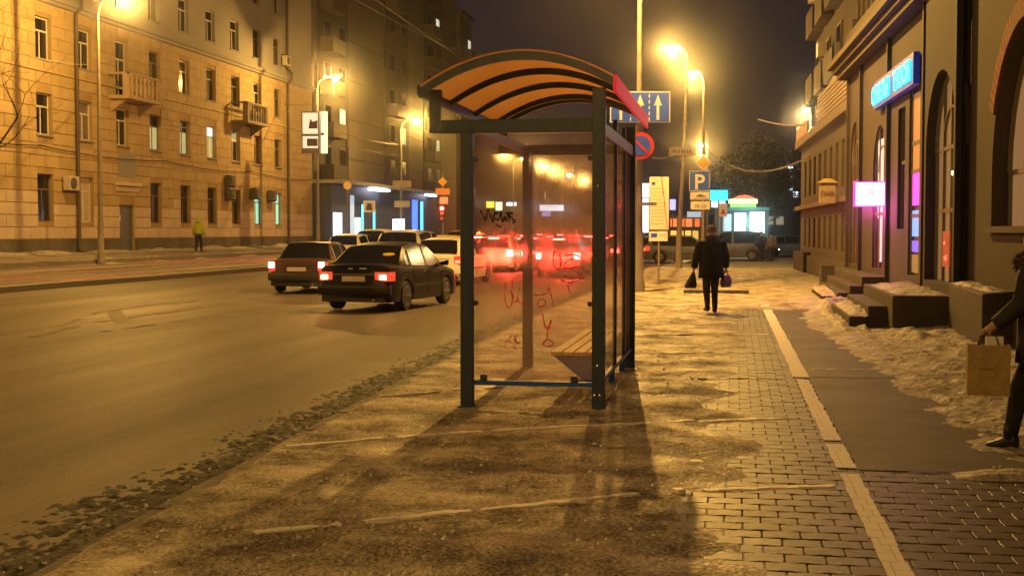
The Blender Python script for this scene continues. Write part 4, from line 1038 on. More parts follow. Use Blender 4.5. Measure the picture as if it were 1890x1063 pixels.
# crossing sign and traffic lights on the left
x, y = P(682, 78)
T = thing('crossing_sign', 'square yellow-edged crossing sign between the cars and the shops', 'traffic sign', (x, y, gz(x)), FACE)
D_ = 78; zo = -gz(x)
MB().tube([(0, .03, 0), (0, .03, Z(392, D_)+zo)], .035, 8).build('post', m_pole, T)
board(T, 0, Z(392, D_)+zo, Z(371, D_)+zo, .70, mat('crossing_yellow', (.75, .66, .25), .4, emit=(.8, .66, .25), es=.25)); board(T, 0, Z(389, D_)+zo, Z(374, D_)+zo, .5, m_white, 'face', -.021, .004)
zb = Z(388, D_)+zo
MB().prism([(-.2, 0), (.2, 0), (.1, .4), (-.1, .4)], lambda a, c: (a, -.03, zb+c), lambda a, c: (a, -.026, zb+c)).build('symbol', m_txt, T)
x, y = P(642, 80)
T = thing('round_sign', 'round sign above a thin dark post before the shops', 'traffic sign', (x, y, gz(x)), FACE); zo = -gz(x)
MB().tube([(0, .03, 0), (0, .03, Z(335, 80)+zo)], .04, 8).build('post', m_pole, T)
MB().lathe([(.25, -.02), (.25, 0)], (0, 0, Z(343, 80)+zo), 20, 'y').build('disc', mat('ochre_disc', (.6, .42, .15), .5), T)
x, y = P(816, 82)
T = thing('traffic_light', 'traffic light showing red, with signs stacked above it', 'traffic light', (x, y, gz(x)), FACE); zo = -gz(x)
MB().tube([(.05, .12, 0), (.05, .12, Z(322, 82)+zo)], .05, 8).build('post', m_pole, T)
zr = Z(385, 82)+zo
MB().box(-.18, .18, -.12, .1, zr-.85, zr+.2).build('housing', m_black, T)
for k, m_ in enumerate((emis('red_signal', (1, .04, .03), 60.), m_grey, m_grey)):
    MB().lathe([(.02, -.15), (.10, -.14), (.115, -.12)], (0, 0, zr-k*.32), 16, 'y').build('signal_lens', m_, T)
board(T, .12, Z(376.5, 82)+zo, Z(364, 82)+zo, .52, m_white, 'plate'); board(T, .05, Z(360, 82)+zo, Z(348, 82)+zo, .9, mat('orange_board', (.62, .36, .10), .5), 'plate')
MB().prism([(-.3, 0), (0, -.3), (.3, 0), (0, .3)], lambda a, c: (a+.05, -.02, Z(336, 82)+zo+c), lambda a, c: (a+.05, 0, Z(336, 82)+zo+c)).build('diamond_plate', m_yel, T)
ld = bpy.data.lights.new('signal_light', 'POINT'); ld.energy = 60; ld.color = (1, .03, .02); ld.shadow_soft_size = .1
lo = bpy.data.objects.new('signal_light', ld); COL.objects.link(lo); lo.parent = T; lo.location = (0, -.35, zr)
x, y = P(1151, 74)
T = dup(T, (x, y, -.12), FACE, 'second red traffic light, seen through the side glass of the shelter')
# overhead wires
m_wire = mat('wire', (.16, .14, .12), .6)
def wire(p, q, sag, label, r=.02):
    p, q = Vector(p), Vector(q)
    pts = [p.lerp(q, t/16) - Vector((0, 0, sag*4*(t/16)*(1-t/16))) for t in range(17)]
    o = MB().tube(pts, r, 5).build('overhead_cable', m_wire); return props(o, label=label, category='cable')
def at(px, py, D): x, y = P(px, D); return (x, y, Z(py, D))
wire(at(1310, 283, 66), at(1492, 290, 50), .75, 'long sagging cable from the yellow-diamond post to the olive building', .026)
wire(at(1398, 222, 60), at(1482, 233, 50), .08, 'short cable ending at the roof corner of the olive building', .024)
wire(at(1202, 291, 34), at(1245, 284, 56), .1, 'thin cable between the two tall lamp posts', .012)
wire(at(528, 195, 82), at(600, 196, 76), .02, 'short stay wire from the yellow facade to the advert lamp post')
wire(at(616, 240, 76), at(735, 268, 96), .15, 'cable running from the advert lamp post to the next one', .03)
wire(at(655, 2, 70), at(880, 112, 110), .2, 'trolley wire crossing high before the dark tower blocks', .026)
wire(at(690, 0, 66), at(980, 190, 150), .2, 'second trolley wire slanting down behind the shelter roof', .026)
wire(at(20, 95, 40), at(225, 115, 60), .3, 'thin wire against the ochre stone wall', .012)
wire(at(530, 235, 82), at(740, 290, 97), .2, 'lower cable crossing before the dark block', .018)
q = MB().tube([at(300, 232, 60), at(352, 238, 60)], .03, 6).tube([at(318, 224, 60), at(320, 234, 60)], .02, 6)
o = q.build('wire_bracket', m_wire); props(o, label='dark wire spreader hanging before the lit first-floor windows', category='bracket')
# ------------------------------------------------------------------ vehicles
m_tyre = mat('tyre_rubber', (.018, .017, .016), .85); m_rim = mat('wheel_rim', (.32, .31, .30), .35, .8)
m_cglass = mat('car_glass', (.010, .010, .012), .10, spec=.4)
m_plate = mat('number_plate', (.72, .62, .52), .5); m_plast = mat('black_plastic', (.022, .021, .020), .5)
m_tail = emis('tail_light_red', (1.0, .045, .02), 16.); m_brake = emis('brake_light', (1.0, .10, .06), 220.); m_headl = emis('headlight', (1., .92, .75), 80.)
m_brk2 = emis('braking_lamp', (1.0, .035, .03), 120.)
m_amber = emis('tail_amber_hot', (1.0, .42, .12), 45.); m_dimtail = mat('dim_tail_lens', (.40, .02, .015), .4, emit=(1, .08, .03), es=.8)  # tail lens given a weak red glow of its own
def lerpk(keys, y):
    if y <= keys[0][0]: return keys[0][1]
    for (a, va), (b, vb) in zip(keys, keys[1:]):
        if y <= b:
            t = (y-a)/(b-a); t = t*t*(3-2*t)*.5 + t*.5; return va + (vb-va)*t
    return keys[-1][1]
STY = {
 'sedan': dict(L=4.45, W=1.74, deck=[(-2.22, .86), (-2.1, .97), (-1.5, .99), (0, .93), (1.2, .92), (1.9, .82), (2.2, .62)], roof=[(-1.72, 0), (-1.62, 1.0), (-.95, 1.38), (-.2, 1.45), (.45, 1.42), (1.25, .93)], gh=(-1.65, 1.28), top=(-.92, .42), wb=(-1.32, 1.30), bp=(-.02, .08)),
 'boxy': dict(L=4.4, W=1.68, deck=[(-2.2, .82), (-2.14, .92), (-1.5, .93), (0, .88), (1.1, .88), (2.05, .80), (2.2, .66)], roof=[(-1.45, .93), (-1.0, 1.36), (-.4, 1.39), (.35, 1.37), (.98, .89)], gh=(-1.45, 1.0), top=(-.98, .36), wb=(-1.28, 1.27), bp=(-.08, .0)),
 'hatch': dict(L=4.1, W=1.72, deck=[(-2.05, .90), (-1.95, 1.0), (0, .95), (1.0, .95), (1.8, .80), (2.05, .62)], roof=[(-1.98, 1.0), (-1.65, 1.42), (-.8, 1.50), (.35, 1.48), (1.2, .96)], gh=(-1.98, 1.22), top=(-1.62, .36), wb=(-1.25, 1.25), bp=(-.25, -.15)),
 'suv': dict(L=4.6, W=1.86, deck=[(-2.3, 1.0), (-2.2, 1.1), (0, 1.05), (1.0, 1.06), (2.0, .96), (2.3, .72)], roof=[(-2.2, 1.1), (-1.95, 1.65), (-.8, 1.74), (.3, 1.70), (1.1, 1.07)], gh=(-2.22, 1.12), top=(-1.9, .32), wb=(-1.35, 1.38), bp=(-.3, -.2)),
}
def car(name, label, cat, style, paint, loc, rz, lights='tail', hub=m_rim, group=None, rear_lamp=None):
    s = STY[style]; Lh = s['L']/2; Wd = s['W']/2
    T = thing(name, label, cat, loc, rz, group)
    WR_ = .315; ar = .375
    def width(y):
        e = max(0, (abs(y) - (Lh - .55))/.55); return Wd*(1 - .13*e**2.2)
    def zb(y):
        z = .20 + (.06 if abs(y) > Lh-.12 else 0)
        for c in s['wb']:
            if abs(y-c) < ar: z = max(z, .30 + sqrt(max(0, ar*ar - (y-c)**2)))
        return z
    ys = sorted(set([-Lh, -Lh+.04, -Lh+.12, Lh-.12, Lh-.04, Lh] + [round(-Lh + .12 + k*(2*Lh-.24)/64, 4) for k in range(65)] + [c + ar*q for c in s['wb'] for q in (-1.001, -.999, -.97, -.88, .88, .97, .999, 1.001)]))
    rings = []
    for y in ys:
        w = width(y); b = zb(y); d = lerpk(s['deck'], y); end = max(0, 1 - (Lh - abs(y))/.12); sh = d - .10
        w2 = w*(1 - .05*end*end); d2 = d - .03*end; b2 = b + .03*end
        h = [(0, b2), (w2*.8, b2), (w2*.975, b2+.005), (w2*.995, b2 + .3*(max(sh-b2, .02))), (w2, b2+.6*(max(sh-b2, .02))), (w2*.985, max(sh, b2+.03)), (w2*.955, max(d2-.035, b2+.04)), (w2*.88, max(d2-.004, b2+.05)), (w2*.5, d2+.018), (0, d2+.025)]
        rings.append([(x, y, z) for x, z in h] + [(-x, y, z) for x, z in reversed(h[1:-1])])
    MB().loft(rings).build('body', paint, T, smooth=True)
    # cabin
    g0, g1 = s['gh']; t0, t1 = s['top']
    gy = [g0 + (g1-g0)*k/36 for k in range(37)]
    sec = []
    for y in gy:
        d = lerpk(s['deck'], y) - .01; r = max(lerpk(s['roof'], y), d + .01); w = width(y)*.935
        tumb = (r - d)*.36; wt = w - tumb
        rd = min(.07, (r-d)*.4)
        sec.append([(w, y, d), (w - (tumb - rd*.4)*.55, y, d + (r-rd-d)*.55), (wt + rd*.4, y, r - rd), (wt - .05, y, r - .012), (wt*.6, y, r + .012), (0, y, r + .02)])
    parts = {k_: MB() for k_ in ('roof', 'side_window_a', 'side_window_b', 'side_window_c', 'side_window_d', 'side_window_e', 'side_window_f', 'rear_window', 'windscreen')}
    for sgn in (1, -1):
        for i in range(36):
            ym = (gy[i]+gy[i+1])/2
            hgt = sec[i][2][2] - sec[i][0][2]
            for j in range(5):
                q = [sec[i][j], sec[i][j+1], sec[i+1][j+1], sec[i+1][j]]
                q = [(p[0]*sgn, p[1], p[2]) for p in q]
                if j < 2:
                    glass = hgt > .13 and not (s['bp'][0] < ym < s['bp'][1]) and not (t0 - .14 < ym < t0 + .02)
                    k_ = ('side_window_' + ('ef' if ym < t0 else ('ab' if ym < s['bp'][0] else 'cd'))[sgn > 0]) if glass else 'roof'
                elif j == 2: k_ = 'roof'
                else:
                    k_ = 'roof' if t0 < ym < t1 else ('rear_window' if ym <= t0 else 'windscreen')
                parts[k_].add(q, [(0, 1, 2, 3)])
    for k_, b_ in parts.items():
        if b_.f: b_.build('side_window' if k_[0] == 's' else k_, paint if k_ == 'roof' else m_cglass, T, smooth=True)
    # wheels
    for c in s['wb']:
        for sg in (1, -1):
            x = sg*(Wd - .11)
            w_ = MB().lathe([(.19, -.10), (.29, -.10), (WR_, -.07), (WR_, .07), (.29, .10), (.19, .10)], (x, c, WR_), 22, 'x').build('wheel', m_tyre, T, smooth=True)
            q = MB().lathe([(.02, .085*sg), (.05, .10*sg), (.06, .07*sg)], (x, c, WR_), 12, 'x').lathe([(.165, .06*sg), (.185, .105*sg), (.20, .10*sg)], (x, c, WR_), 20, 'x')
            for k in range(6):
                a = k*pi/3; q.tube([(x+.085*sg, c, WR_), (x+.09*sg, c + .18*cos(a), WR_ + .18*sin(a))], .024, 5)
            q.build('rim', hub, w_)
    # rear
    d = lerpk(s['deck'], -Lh+.1); ze = d - .13
    big = rear_lamp or ('wide' if style == 'sedan' else 'block')
    for sg in (1, -1):
        m_ = m_tail if lights == 'tail' else (m_brake if lights == 'brake' else (m_amber if lights == 'amber' else m_dimtail))
        x0, x1 = (Wd*.56, Wd*.93) if big == 'wide' else (Wd*.70, Wd*.93)
        zl, zh = (ze - .17, ze + .02) if big == 'wide' else (ze - .20, ze + .06)
        q = MB(); ring = []
        for x, yy in ((x0, -Lh-.012), (x1-.07, -Lh-.004), (x1, -Lh+.05), (x1+.035, -Lh+.24)):
            ring.append([(sg*x, yy, zl + (.03 if x == x0 else 0)), (sg*x*.98, yy+.08, zl+.02), (sg*x*.98, yy+.08, zh-.02), (sg*x, yy, zh)])
        q.loft(ring).build('tail_light', m_dimtail if lights != 'brake' else m_brk2, T)
        cx = sg*(x0*.45 + x1*.55); MB().box(cx-.075, cx+.075, -Lh-.022, -Lh+.02, zl+.035, zl+.125).build('lamp_bulb', m_, T, bevel=.01)
        zf = lerpk(s['deck'], Lh-.1) - .12
        MB().loft([[(sg*Wd*.5, Lh+.004, zf-.12), (sg*Wd*.5, Lh+.004, zf+.03), (sg*Wd*.5, Lh-.1, zf+.05), (sg*Wd*.5, Lh-.1, zf-.12)], [(sg*Wd*.86, Lh-.06, zf-.10), (sg*Wd*.86, Lh-.06, zf+.05), (sg*Wd*.86, Lh-.16, zf+.06), (sg*Wd*.86, Lh-.16, zf-.10)]]).build('headlight', m_headl if lights == 'head' else m_rim, T)
        ym = lerpk([(0, 0)], 0) + g1 - .42
        q = MB().loft([[(sg*(Wd*.94), ym, .93), (sg*(Wd*.94), ym+.08, .93), (sg*(Wd*.94), ym+.08, .98), (sg*(Wd*.94), ym, .98)], [(sg*(Wd+.17), ym-.02, .91), (sg*(Wd+.17), ym+.07, .93), (sg*(Wd+.17), ym+.07, 1.04), (sg*(Wd+.17), ym-.02, 1.04)]]).build('wing_mirror', paint, T, bevel=.015)
        for yy in (s['bp'][0] - .16, s['bp'][1] + .86 - .0):
            if yy < g1: MB().box(sg*Wd*.985 - .012, sg*Wd*.985+.012, yy-.18+.05, yy, .80, .825).build('door_handle', m_rim, T)
    if lights == 'brake': MB().box(-.22, .22, s['top'][0]-.10, s['top'][0]-.04, lerpk(s['roof'], s['top'][0])-.03, lerpk(s['roof'], s['top'][0])+.02).build('high_brake_light', m_brk2, T)
    MB().box(-.26, .26, -Lh-.02, -Lh+.02, ze-.18, ze-.07).build('number_plate', m_plate, T)
    bm_ = m_plast if style == 'boxy' else paint
    MB().loft([[(x, yy, z) for yy, z in ((-Lh-.035+.05*(abs(x)/Wd)**3, .36), (-Lh-.05+.05*(abs(x)/Wd)**3, .50), (-Lh-.03+.05*(abs(x)/Wd)**3, .56), (-Lh+.1, .56), (-Lh+.1, .36))] for x in (-Wd*.95, -Wd*.8, -.4, 0, .4, Wd*.8, Wd*.95)]).build('rear_bumper', bm_, T, smooth=True)
    MB().box(-Wd*.8, Wd*.8, -Lh+.0, -Lh+.2, .22, .36).build('bumper_valance', m_plast, T)
    MB().box(-Wd*.55, Wd*.55, -Lh-.008, -Lh+.02, ze-.04, ze-.025).build('boot_trim', m_rim if style != 'boxy' else m_plast, T)
    MB().tube([(.45, -Lh-.02, .25), (.45, -Lh+.3, .25)], .03, 8).build('exhaust', m_rim, T)
    for z in (.42,):
        for sg in (1, -1): MB().box(sg*(Wd-.012), sg*(Wd+.008), s['wb'][0]+ar+.05, s['wb'][1]-ar-.05, .50, .545).build('side_strip', m_plast, T)
    # door seams as thin proud dark lines
    for sg in (1, -1):
        for yy in (s['bp'][0]+.03, g1-.32, s['wb'][0]+.42):
            MB().box(sg*(Wd-.022), sg*(Wd+.002), yy-.006, yy+.006, .34, lerpk(s['deck'], yy)-.11).build('door_gap', m_black, T)
    return T
def paint(n, c, metal=.15): return mat('paint_' + n, c, .40, metal=metal, coat=.08, spec=.22, var=.05, scale=2)
pk, pm, pw_, pr, psv, pbl, pdk = paint('black', (.006, .006, .009)), paint('maroon', (.075, .035, .028)), paint('white', (.70, .68, .64), 0), paint('red', (.36, .025, .02)), paint('silver', (.38, .38, .38), .6), paint('blue', (.03, .06, .20)), paint('grey', (.09, .09, .095))
pyl = paint('yellow', (.72, .48, .05), 0)
def put(px, D, z=None): x, y = P(px, D); return (x, y, gz(x) if z is None else z)
# black saloon, turning in: rear centre at px~652, D 27.3
hd = -radians(6.5)
x, y = P(655, 27.5); dx, dy = sin(-hd), cos(-hd)
C1 = car('black_sedan', 'black saloon with lit tail lights turning across the road', 'car', 'sedan', pk, (x + dx*2.15, y + dy*2.15, gz(x)+.01), hd, lights='amber')
MB().lathe([(.01, 0), (.13, .002), (.14, 0)], (0, 0, 0), 18, 'z').build('window_sticker', m_yel, C1).matrix_local = Matrix.Translation((.47, -1.40, 1.205)) @ Matrix.Rotation(radians(31), 4, 'X') @ Matrix.Scale(.45, 4, (0, 1, 0))
MB().box(-.12, .0, -2.245, -2.23, .90, .925).box(.14, .30, -2.245, -2.23, .90, .93).build('boot_badge', m_bolt, C1)
hd = radians(2.5); x, y = P(547, 35.2); 
C2 = car('maroon_sedan', 'old boxy dark maroon saloon behind the black one', 'car', 'boxy', pm, (x - sin(hd)*2.2, y + cos(hd)*2.2, gz(x)+.01), hd, lights='white')
m_wl = emis('warm_rear_emission', (1.0, .70, .42), 7.)
for sg in (-1, 1): MB().box(sg*.70-.08, sg*.70+.08, -2.235, -2.2, .70, .86).build('rear_lamp_block', m_wl, C2, bevel=.01)  # warm emissive block on each rear corner
# bright pale car ahead of the black one
C3 = car('white_hatchback', 'pale cream hatchback ahead of the black saloon', 'car', 'hatch', pw_, put(838, 43), -radians(4), lights='tail')
C4 = car('silver_suv', 'silver high car with roof above the black saloon', 'car', 'suv', psv, put(765, 47), -radians(2), lights='tail')
Q = [   # px, D, source, heading deg, label, paint
 (655, 62, C3, 0, 'white car nearest the crossing sign, its roof over the maroon saloon', None),
 (706, 64, C4, 0, 'white high car between the crossing sign and the thin lamp post', pw_),
 (832, 60, C3, -2, 'yellow taxi beyond the silver high car', pyl),
 (868, 66, C4, -2, 'dark high car beside the left front post of the shelter', pdk),
]
for px, D, src, h, lab, pt in Q:
    sw = None
    if pt: sw = {'paint_white': pt, 'paint_silver': pt}
    dup(src, put(px, D), radians(h), lab, swap=sw)
CB = car('red_hatchback', 'red hatchback seen through the right half of the shelter glass', 'car', 'hatch', pr, put(1042, 50), 0, lights='brake')
CS = car('queueing_car', 'dark grey saloon with brake lights, second behind the red hatchback', 'car', 'sedan', pdk, put(1052, 62), 0, lights='brake', group='cars queueing with brake lights beyond the shelter')
cb = [(990, 60, CS, None, 'dark saloon just left of the red hatchback through the glass'), (925, 56, CB, pw_, 'white hatchback braking left of the inner shelter post'), (958, 58, CS, psv, 'silver saloon braking beside the inner shelter post'), (893, 64, CB, pdk, 'dark hatchback braking at the left edge of the shelter glass'),
      (1090, 74, CB, pw_, 'white hatchback hidden mostly by the right shelter post'), (1020, 78, CS, pr, 'red saloon in the second rank of the queue'), (975, 80, CB, psv, 'silver hatchback in the second rank of the queue'), (935, 82, CS, pbl, 'blue saloon in the second rank of the queue'), (1072, 92, CS, psv, 'silver saloon in the third rank near the right post'),
      (1040, 100, CB, pdk, 'dark hatchback in the third rank of the queue'), (1000, 104, CS, pw_, 'white saloon in the third rank of the queue'), (1118, 66, CS, pdk, 'dark saloon seen through the side glass of the shelter'), (1136, 88, CB, pr, 'red hatchback seen far off through the side glass')]
for px, D, src, pt, lab in cb:
    sw = {'paint_grey': pt, 'paint_red': pt} if pt else None
    x, y, z = put(px, D)
    dup(src, (x, y, z), radians(random.uniform(-1.5, 1.5)), lab, 'cars queueing with brake lights beyond the shelter', swap=sw)
# red light thrown by the braking queue onto the road: the lamps themselves
for i, (px, D) in enumerate(((1040, 47.5), (940, 54), (985, 57), (1065, 60), (893, 61))):
    ld = bpy.data.lights.new('brake_glow', 'POINT'); ld.energy = 220; ld.color = (1, .05, .03); ld.shadow_soft_size = .3
    x, y, z = put(px, D); lo = bpy.data.objects.new('brake_light_source', ld); COL.objects.link(lo); lo.location = (x, y - .6, z+.75)
# cross street traffic, side on
CH_ = car('crossing_car', 'dark saloon with white headlights crossing behind the tariff board', 'car', 'sedan', pdk, (*P(1208, 72), -.12), pi/2 + 0, lights='head')
for px, D, src, pt, h, lab in ((1262, 70, C3, pdk, -pi/2, 'grey hatchback crossing behind the leaning lamp post'), (1345, 76, C4, pdk, pi/2, 'dark high car crossing right of the walking man'), (1372, 82, CH_, pk, -pi/2, 'black saloon in front of the lit kiosk windows'), (1448, 86, CH_, pbl, pi/2, 'dark blue car at the corner of the olive building')):
    dup(src, (*P(px, D), -.12), h, lab, swap={'paint_white': pt, 'paint_silver': pt, 'paint_grey': pt})
# ------------------------------------------------------------------ far side of the cross street
m_shop_o = emis('orange_red_shopfront', (1.0, .20, .06), 1.3); m_shop_y = emis('yellow_shop_light', (1., .62, .12), 1.1); m_teal = emis('teal_white_window', (.55, 1.0, .92), 3.2); m_grn = emis('green_sign_light', (.25, .75, .12), 1.6); m_yg = emis('yellow_green_sign_light', (.85, .95, .35), 2.0); m_rd = emis('red_sign_light', (1, .12, .06), 1.8); m_cyb = emis('cyan_sign_light', (.03, .75, 1.0), 3.0); m_wb = emis('white_bluish_light', (.7, .85, 1.), 3.0)
MB().box(-3.4, 90, 88, 400, -.6, .02).build('far_corner_pavement', m_lside, kind='structure')
D = 108; x, y = P(1372, D)
K = thing('kiosk', 'lit kiosk with teal-white windows under a green and red arched sign', 'kiosk', (x, y, 0), FACE)
s = D/2400
MB().box(-1.9, 2.1, .2, 3.2, 0, Z(385, D)).build('wall', mat('kiosk_wall', (.10, .14, .15), .6), K)
for a, c, z0, z1 in ((-.75, .2, 433, 393), (.55, 1.75, 430, 391), (-1.7, -1.0, 432, 395)):
    f = MB().box(a-.06, c+.06, .13, .2, Z(z0, D)-.06, Z(z1, D)+.06).build('window', m_black, K)
    MB().box(a, c, .10, .13, Z(z0, D), Z(z1, D)).build('pane', m_teal if a > -1 else m_sg, f)
MB().box(-1.85, 2.1, -.3, 3.3, Z(388, D), Z(383, D)).build('roof', mat('kiosk_roof', (.1, .3, .25), .5), K)
MB().box(-1.1, 1.0, -.1, .1, Z(383, D), Z(377, D)).build('sign_band', m_grn, K); MB().box(-1.25, 1.1, -.12, .1, Z(376, D), Z(368, D)).build('sign_band', m_yg, K)
MB().prism([(-.95, 0), (1.05, 0), (.6, .22), (.1, .36), (-.4, .28), (-.7, .14)], lambda a, c: (a, -.1, Z(368, D)+c+.0), lambda a, c: (a, .1, Z(368, D)+c)).build('sign_arch', m_rd, K)
ld = bpy.data.lights.new('kiosk_light', 'POINT'); ld.energy = 260; ld.color = (.6, .95, 1.); ld.shadow_soft_size = .6
lo = bpy.data.objects.new('kiosk_light', ld); COL.objects.link(lo); lo.parent = K; lo.location = (.3, -1.8, 2.4)
def lightbox(px, py, w, h, D, m_, label, cat='lit sign', name='lit_sign', leg=True):
    x, y = P(px, D); T = thing(name, label, cat, (x, y, 0), FACE); z = Z(py, D)
    MB().box(-w/2-.06, w/2+.06, 0, .2, z-h/2-.06, z+h/2+.06).build('case', m_black, T); MB().box(-w/2, w/2, -.02, 0, z-h/2, z+h/2).build('light_panel', m_, T)
    if leg: MB().tube([(0, .1, 0), (0, .1, z-h/2)], .06, 6).build('post', m_pole, T)
    return T
lightbox(1326, 361, 1.4, .8, 104, m_cyb, 'cyan lit sign left of the green kiosk sign'); lightbox(1325, 376, 1.1, .6, 105, m_wb, 'white lit board just under the cyan sign')
lightbox(1188, 398, .7, 2.6, 100, m_wb, 'tall white lit panel left of the tariff board'); lightbox(1188, 352, .8, 1.1, 102, m_wb, 'small bluish light above the tall white panel')
lightbox(1241, 378, .5, .9, 110, emis('violet_light', (.4, .4, 1.), 1.6), 'violet lit board between the tariff board and the leaning post')
lightbox(1281, 396, 1.3, .5, 116, m_sg, 'bluish lit board under the parking sign')
for px0, px1, z0, z1, m_, lab in ((1236, 1292, 424, 404, m_shop_o, 'orange-red lit shopfront behind the leaning lamp post'), (1236, 1290, 442, 426, m_shop_y, 'yellow lit shopfront low behind the leaning lamp post')):
    D = 118 if m_ is m_shop_o else 96
    xa, ya = P((px0+px1)/2, D); w = (px1-px0)*D/2400
    T = thing('shopfront', lab, 'shop', (xa, ya, 0), FACE)
    MB().box(-w/2-.3, w/2+.3, 0, 2.5, 0, Z(z1, D)+.3).build('wall', mat('dark_shopfront', (.05, .055, .075), .5), T)
    n = 4
    for k in range(n): MB().box(-w/2 + w*k/n+.06, -w/2 + w*(k+1)/n-.06, -.04, 0, max(.1, Z(z0, D)), Z(z1, D)).build('pane', m_ if k % 2 == 0 else emis('soft_' + m_.name, tuple(m_.node_tree.nodes['Principled BSDF'].inputs['Emission Color'].default_value)[:3], .7), T)
# small lights and signs beyond the queue, read through the shelter glass
lightbox(905, 378, .9, .7, 150, mat('amber_sign', (1, .6, .05), emit=(1, .6, .05), es=3), 'small amber lit sign through the left of the shelter glass'); lightbox(921, 381, .8, 1.0, 152, emis('pale_green_light', (.6, .95, .8), 2.), 'pale green lit sign beside the amber one')
lightbox(944, 377, 1.2, .45, 155, m_wb, 'small white lit sign through the shelter glass'); lightbox(1018, 384, 2.4, .6, 130, m_wb, 'white and violet lit sign right of the inner shelter post'); lightbox(1008, 394, .9, .6, 131, emis('violet_light', (.4, .4, 1.), 1.6), 'violet lit sign just under the white one')
# dark far building with a few white windows behind the trees
D = 170; x, y = P(1466, D)
T = thing('dark_building', 'black far building with a column of white lit windows', 'building', (x, y, 0), FACE)
MB().box(-3.5, 14, 0, 10, 0, 9.5).build('wall', mat('night_wall', (.05, .05, .06), .9), T)
for k, (dx, py) in enumerate(((-.6, 313), (-.6, 331), (-.55, 348), (.1, 359), (-1.5, 395))): MB().box(dx-.3, dx+.3, -.06, 0, Z(py, D)-.35, Z(py, D)+.35).build('window', m_wb, T)
T = thing('low_building', 'small dark low building with dull windows between the kiosk and the corner', 'building', (*P(1430, 140), 0), FACE)
MB().box(-1.6, 1.6, 0, 3, 0, 3.9).build('wall', mat('night_wall', (.05, .05, .06), .9), T)
for dx in (-.6, .5): MB().box(dx-.4, dx+.4, -.05, 0, 2.3, 3.2).build('window', emis('dull_window', (.45, .40, .30), .5), T)
# ------------------------------------------------------------------ trees
m_bark = mat('dark_bark', (.06, .045, .035), .9, bump=.5); m_leaf = mat('dark_foliage', (.030, .035, .020), .8, var=.4, world=True, scale=.6)
def branch(b, p, d, L_, r, n, rnd):
    q = [p]; dd = d.copy()
    for k in range(4):
        dd = (dd + Vector((rnd.uniform(-.2, .2), rnd.uniform(-.2, .2), rnd.uniform(-.05, .15)))).normalized(); q.append(q[-1] + dd*L_/4)
    b.tube(q, [r, r*.85, r*.7, r*.55, r*.4], 5 if r > .03 else 3, caps=False)
    if n > 0:
        for k in range(rnd.choice((2, 3, 3))):
            i = rnd.choice((2, 3, 4)); ax = Vector((rnd.uniform(-1, 1), rnd.uniform(-1, 1), rnd.uniform(-.2, .6))).normalized()
            branch(b, q[i], (dd*.6 + ax*.8).normalized(), L_*rnd.uniform(.55, .8), r*.45, n-1, rnd)
def bare_tree(px, D, h, label, seed, z=0., n=5):
    rnd = random.Random(seed); x, y = P(px, D); T = thing('bare_tree', label, 'tree', (x, y, z))
    MB().tube([(0, 0, -.1), (.05, 0, h*.2), (0, .1, h*.4)], [.16, .13, .10], 8).build('trunk', m_bark, T, smooth=True)
    b = MB()
    for k in range(6): branch(b, Vector((0, .05, h*(.28 + .03*k))), Vector((rnd.uniform(-1, 1), rnd.uniform(-1, 1), .9)).normalized(), h*.32, .06, n, rnd)
    b.build('crown', m_bark, T); return T
bare_tree(-62, 42, 9.0, 'bare tree whose twig tips reach in at the left edge over the ochre wall', 4, z=.5, n=4)
def dark_tree(px, D, h, w, label, seed):
    rnd = random.Random(seed); x, y = P(px, D); T = thing('dark_tree', label, 'tree', (x, y, 0), 0, 'dark trees behind the kiosk')
    b = MB().tube([(0, 0, 0), (.1, 0, h*.3), (0, .1, h*.6)], [.25, .18, .08], 8)
    for k in range(5): branch(b, Vector((0, 0, h*.3)), Vector((rnd.uniform(-1, 1), rnd.uniform(-1, 1), .9)).normalized(), h*.3, .09, 2, rnd)
    b.build('trunk', m_bark, T)
    c = MB(); cl = [(rnd.uniform(-w, w)*.7, rnd.uniform(-w, w)*.7, rnd.uniform(.28, .9)*h, rnd.uniform(.5, 1.)*w*.42) for k in range(26)]
    for k in range(3600):
        cx, cy, cz, r = rnd.choice(cl); v = Vector((rnd.gauss(0, 1), rnd.gauss(0, 1), rnd.gauss(0, 1))).normalized()*r*rnd.random()**.4
        p = Vector((cx, cy, cz)) + v; s_ = rnd.uniform(.10, .22)
        a = Vector((rnd.gauss(0, 1), rnd.gauss(0, 1), rnd.gauss(0, 1))).normalized()*s_; bb = a.cross(Vector((rnd.gauss(0, 1), rnd.gauss(0, 1), rnd.gauss(0, 1)))).normalized()*s_*.6
        c.add([p-a, p+bb, p+a, p-bb], [(0, 1, 2, 3)])
    c.build('crown', m_leaf, T)
for a in ((1362, 132, 10.5, 3.2, 'dark tree mass directly above the kiosk sign', 1), (1408, 140, 12.5, 3.8, 'tallest dark tree right of the kiosk sign', 2), (1452, 150, 11.5, 4.0, 'dark tree beside the column of white windows', 3), (1320, 165, 8, 3.0, 'low dark tree behind the cyan sign', 4)): dark_tree(*a)
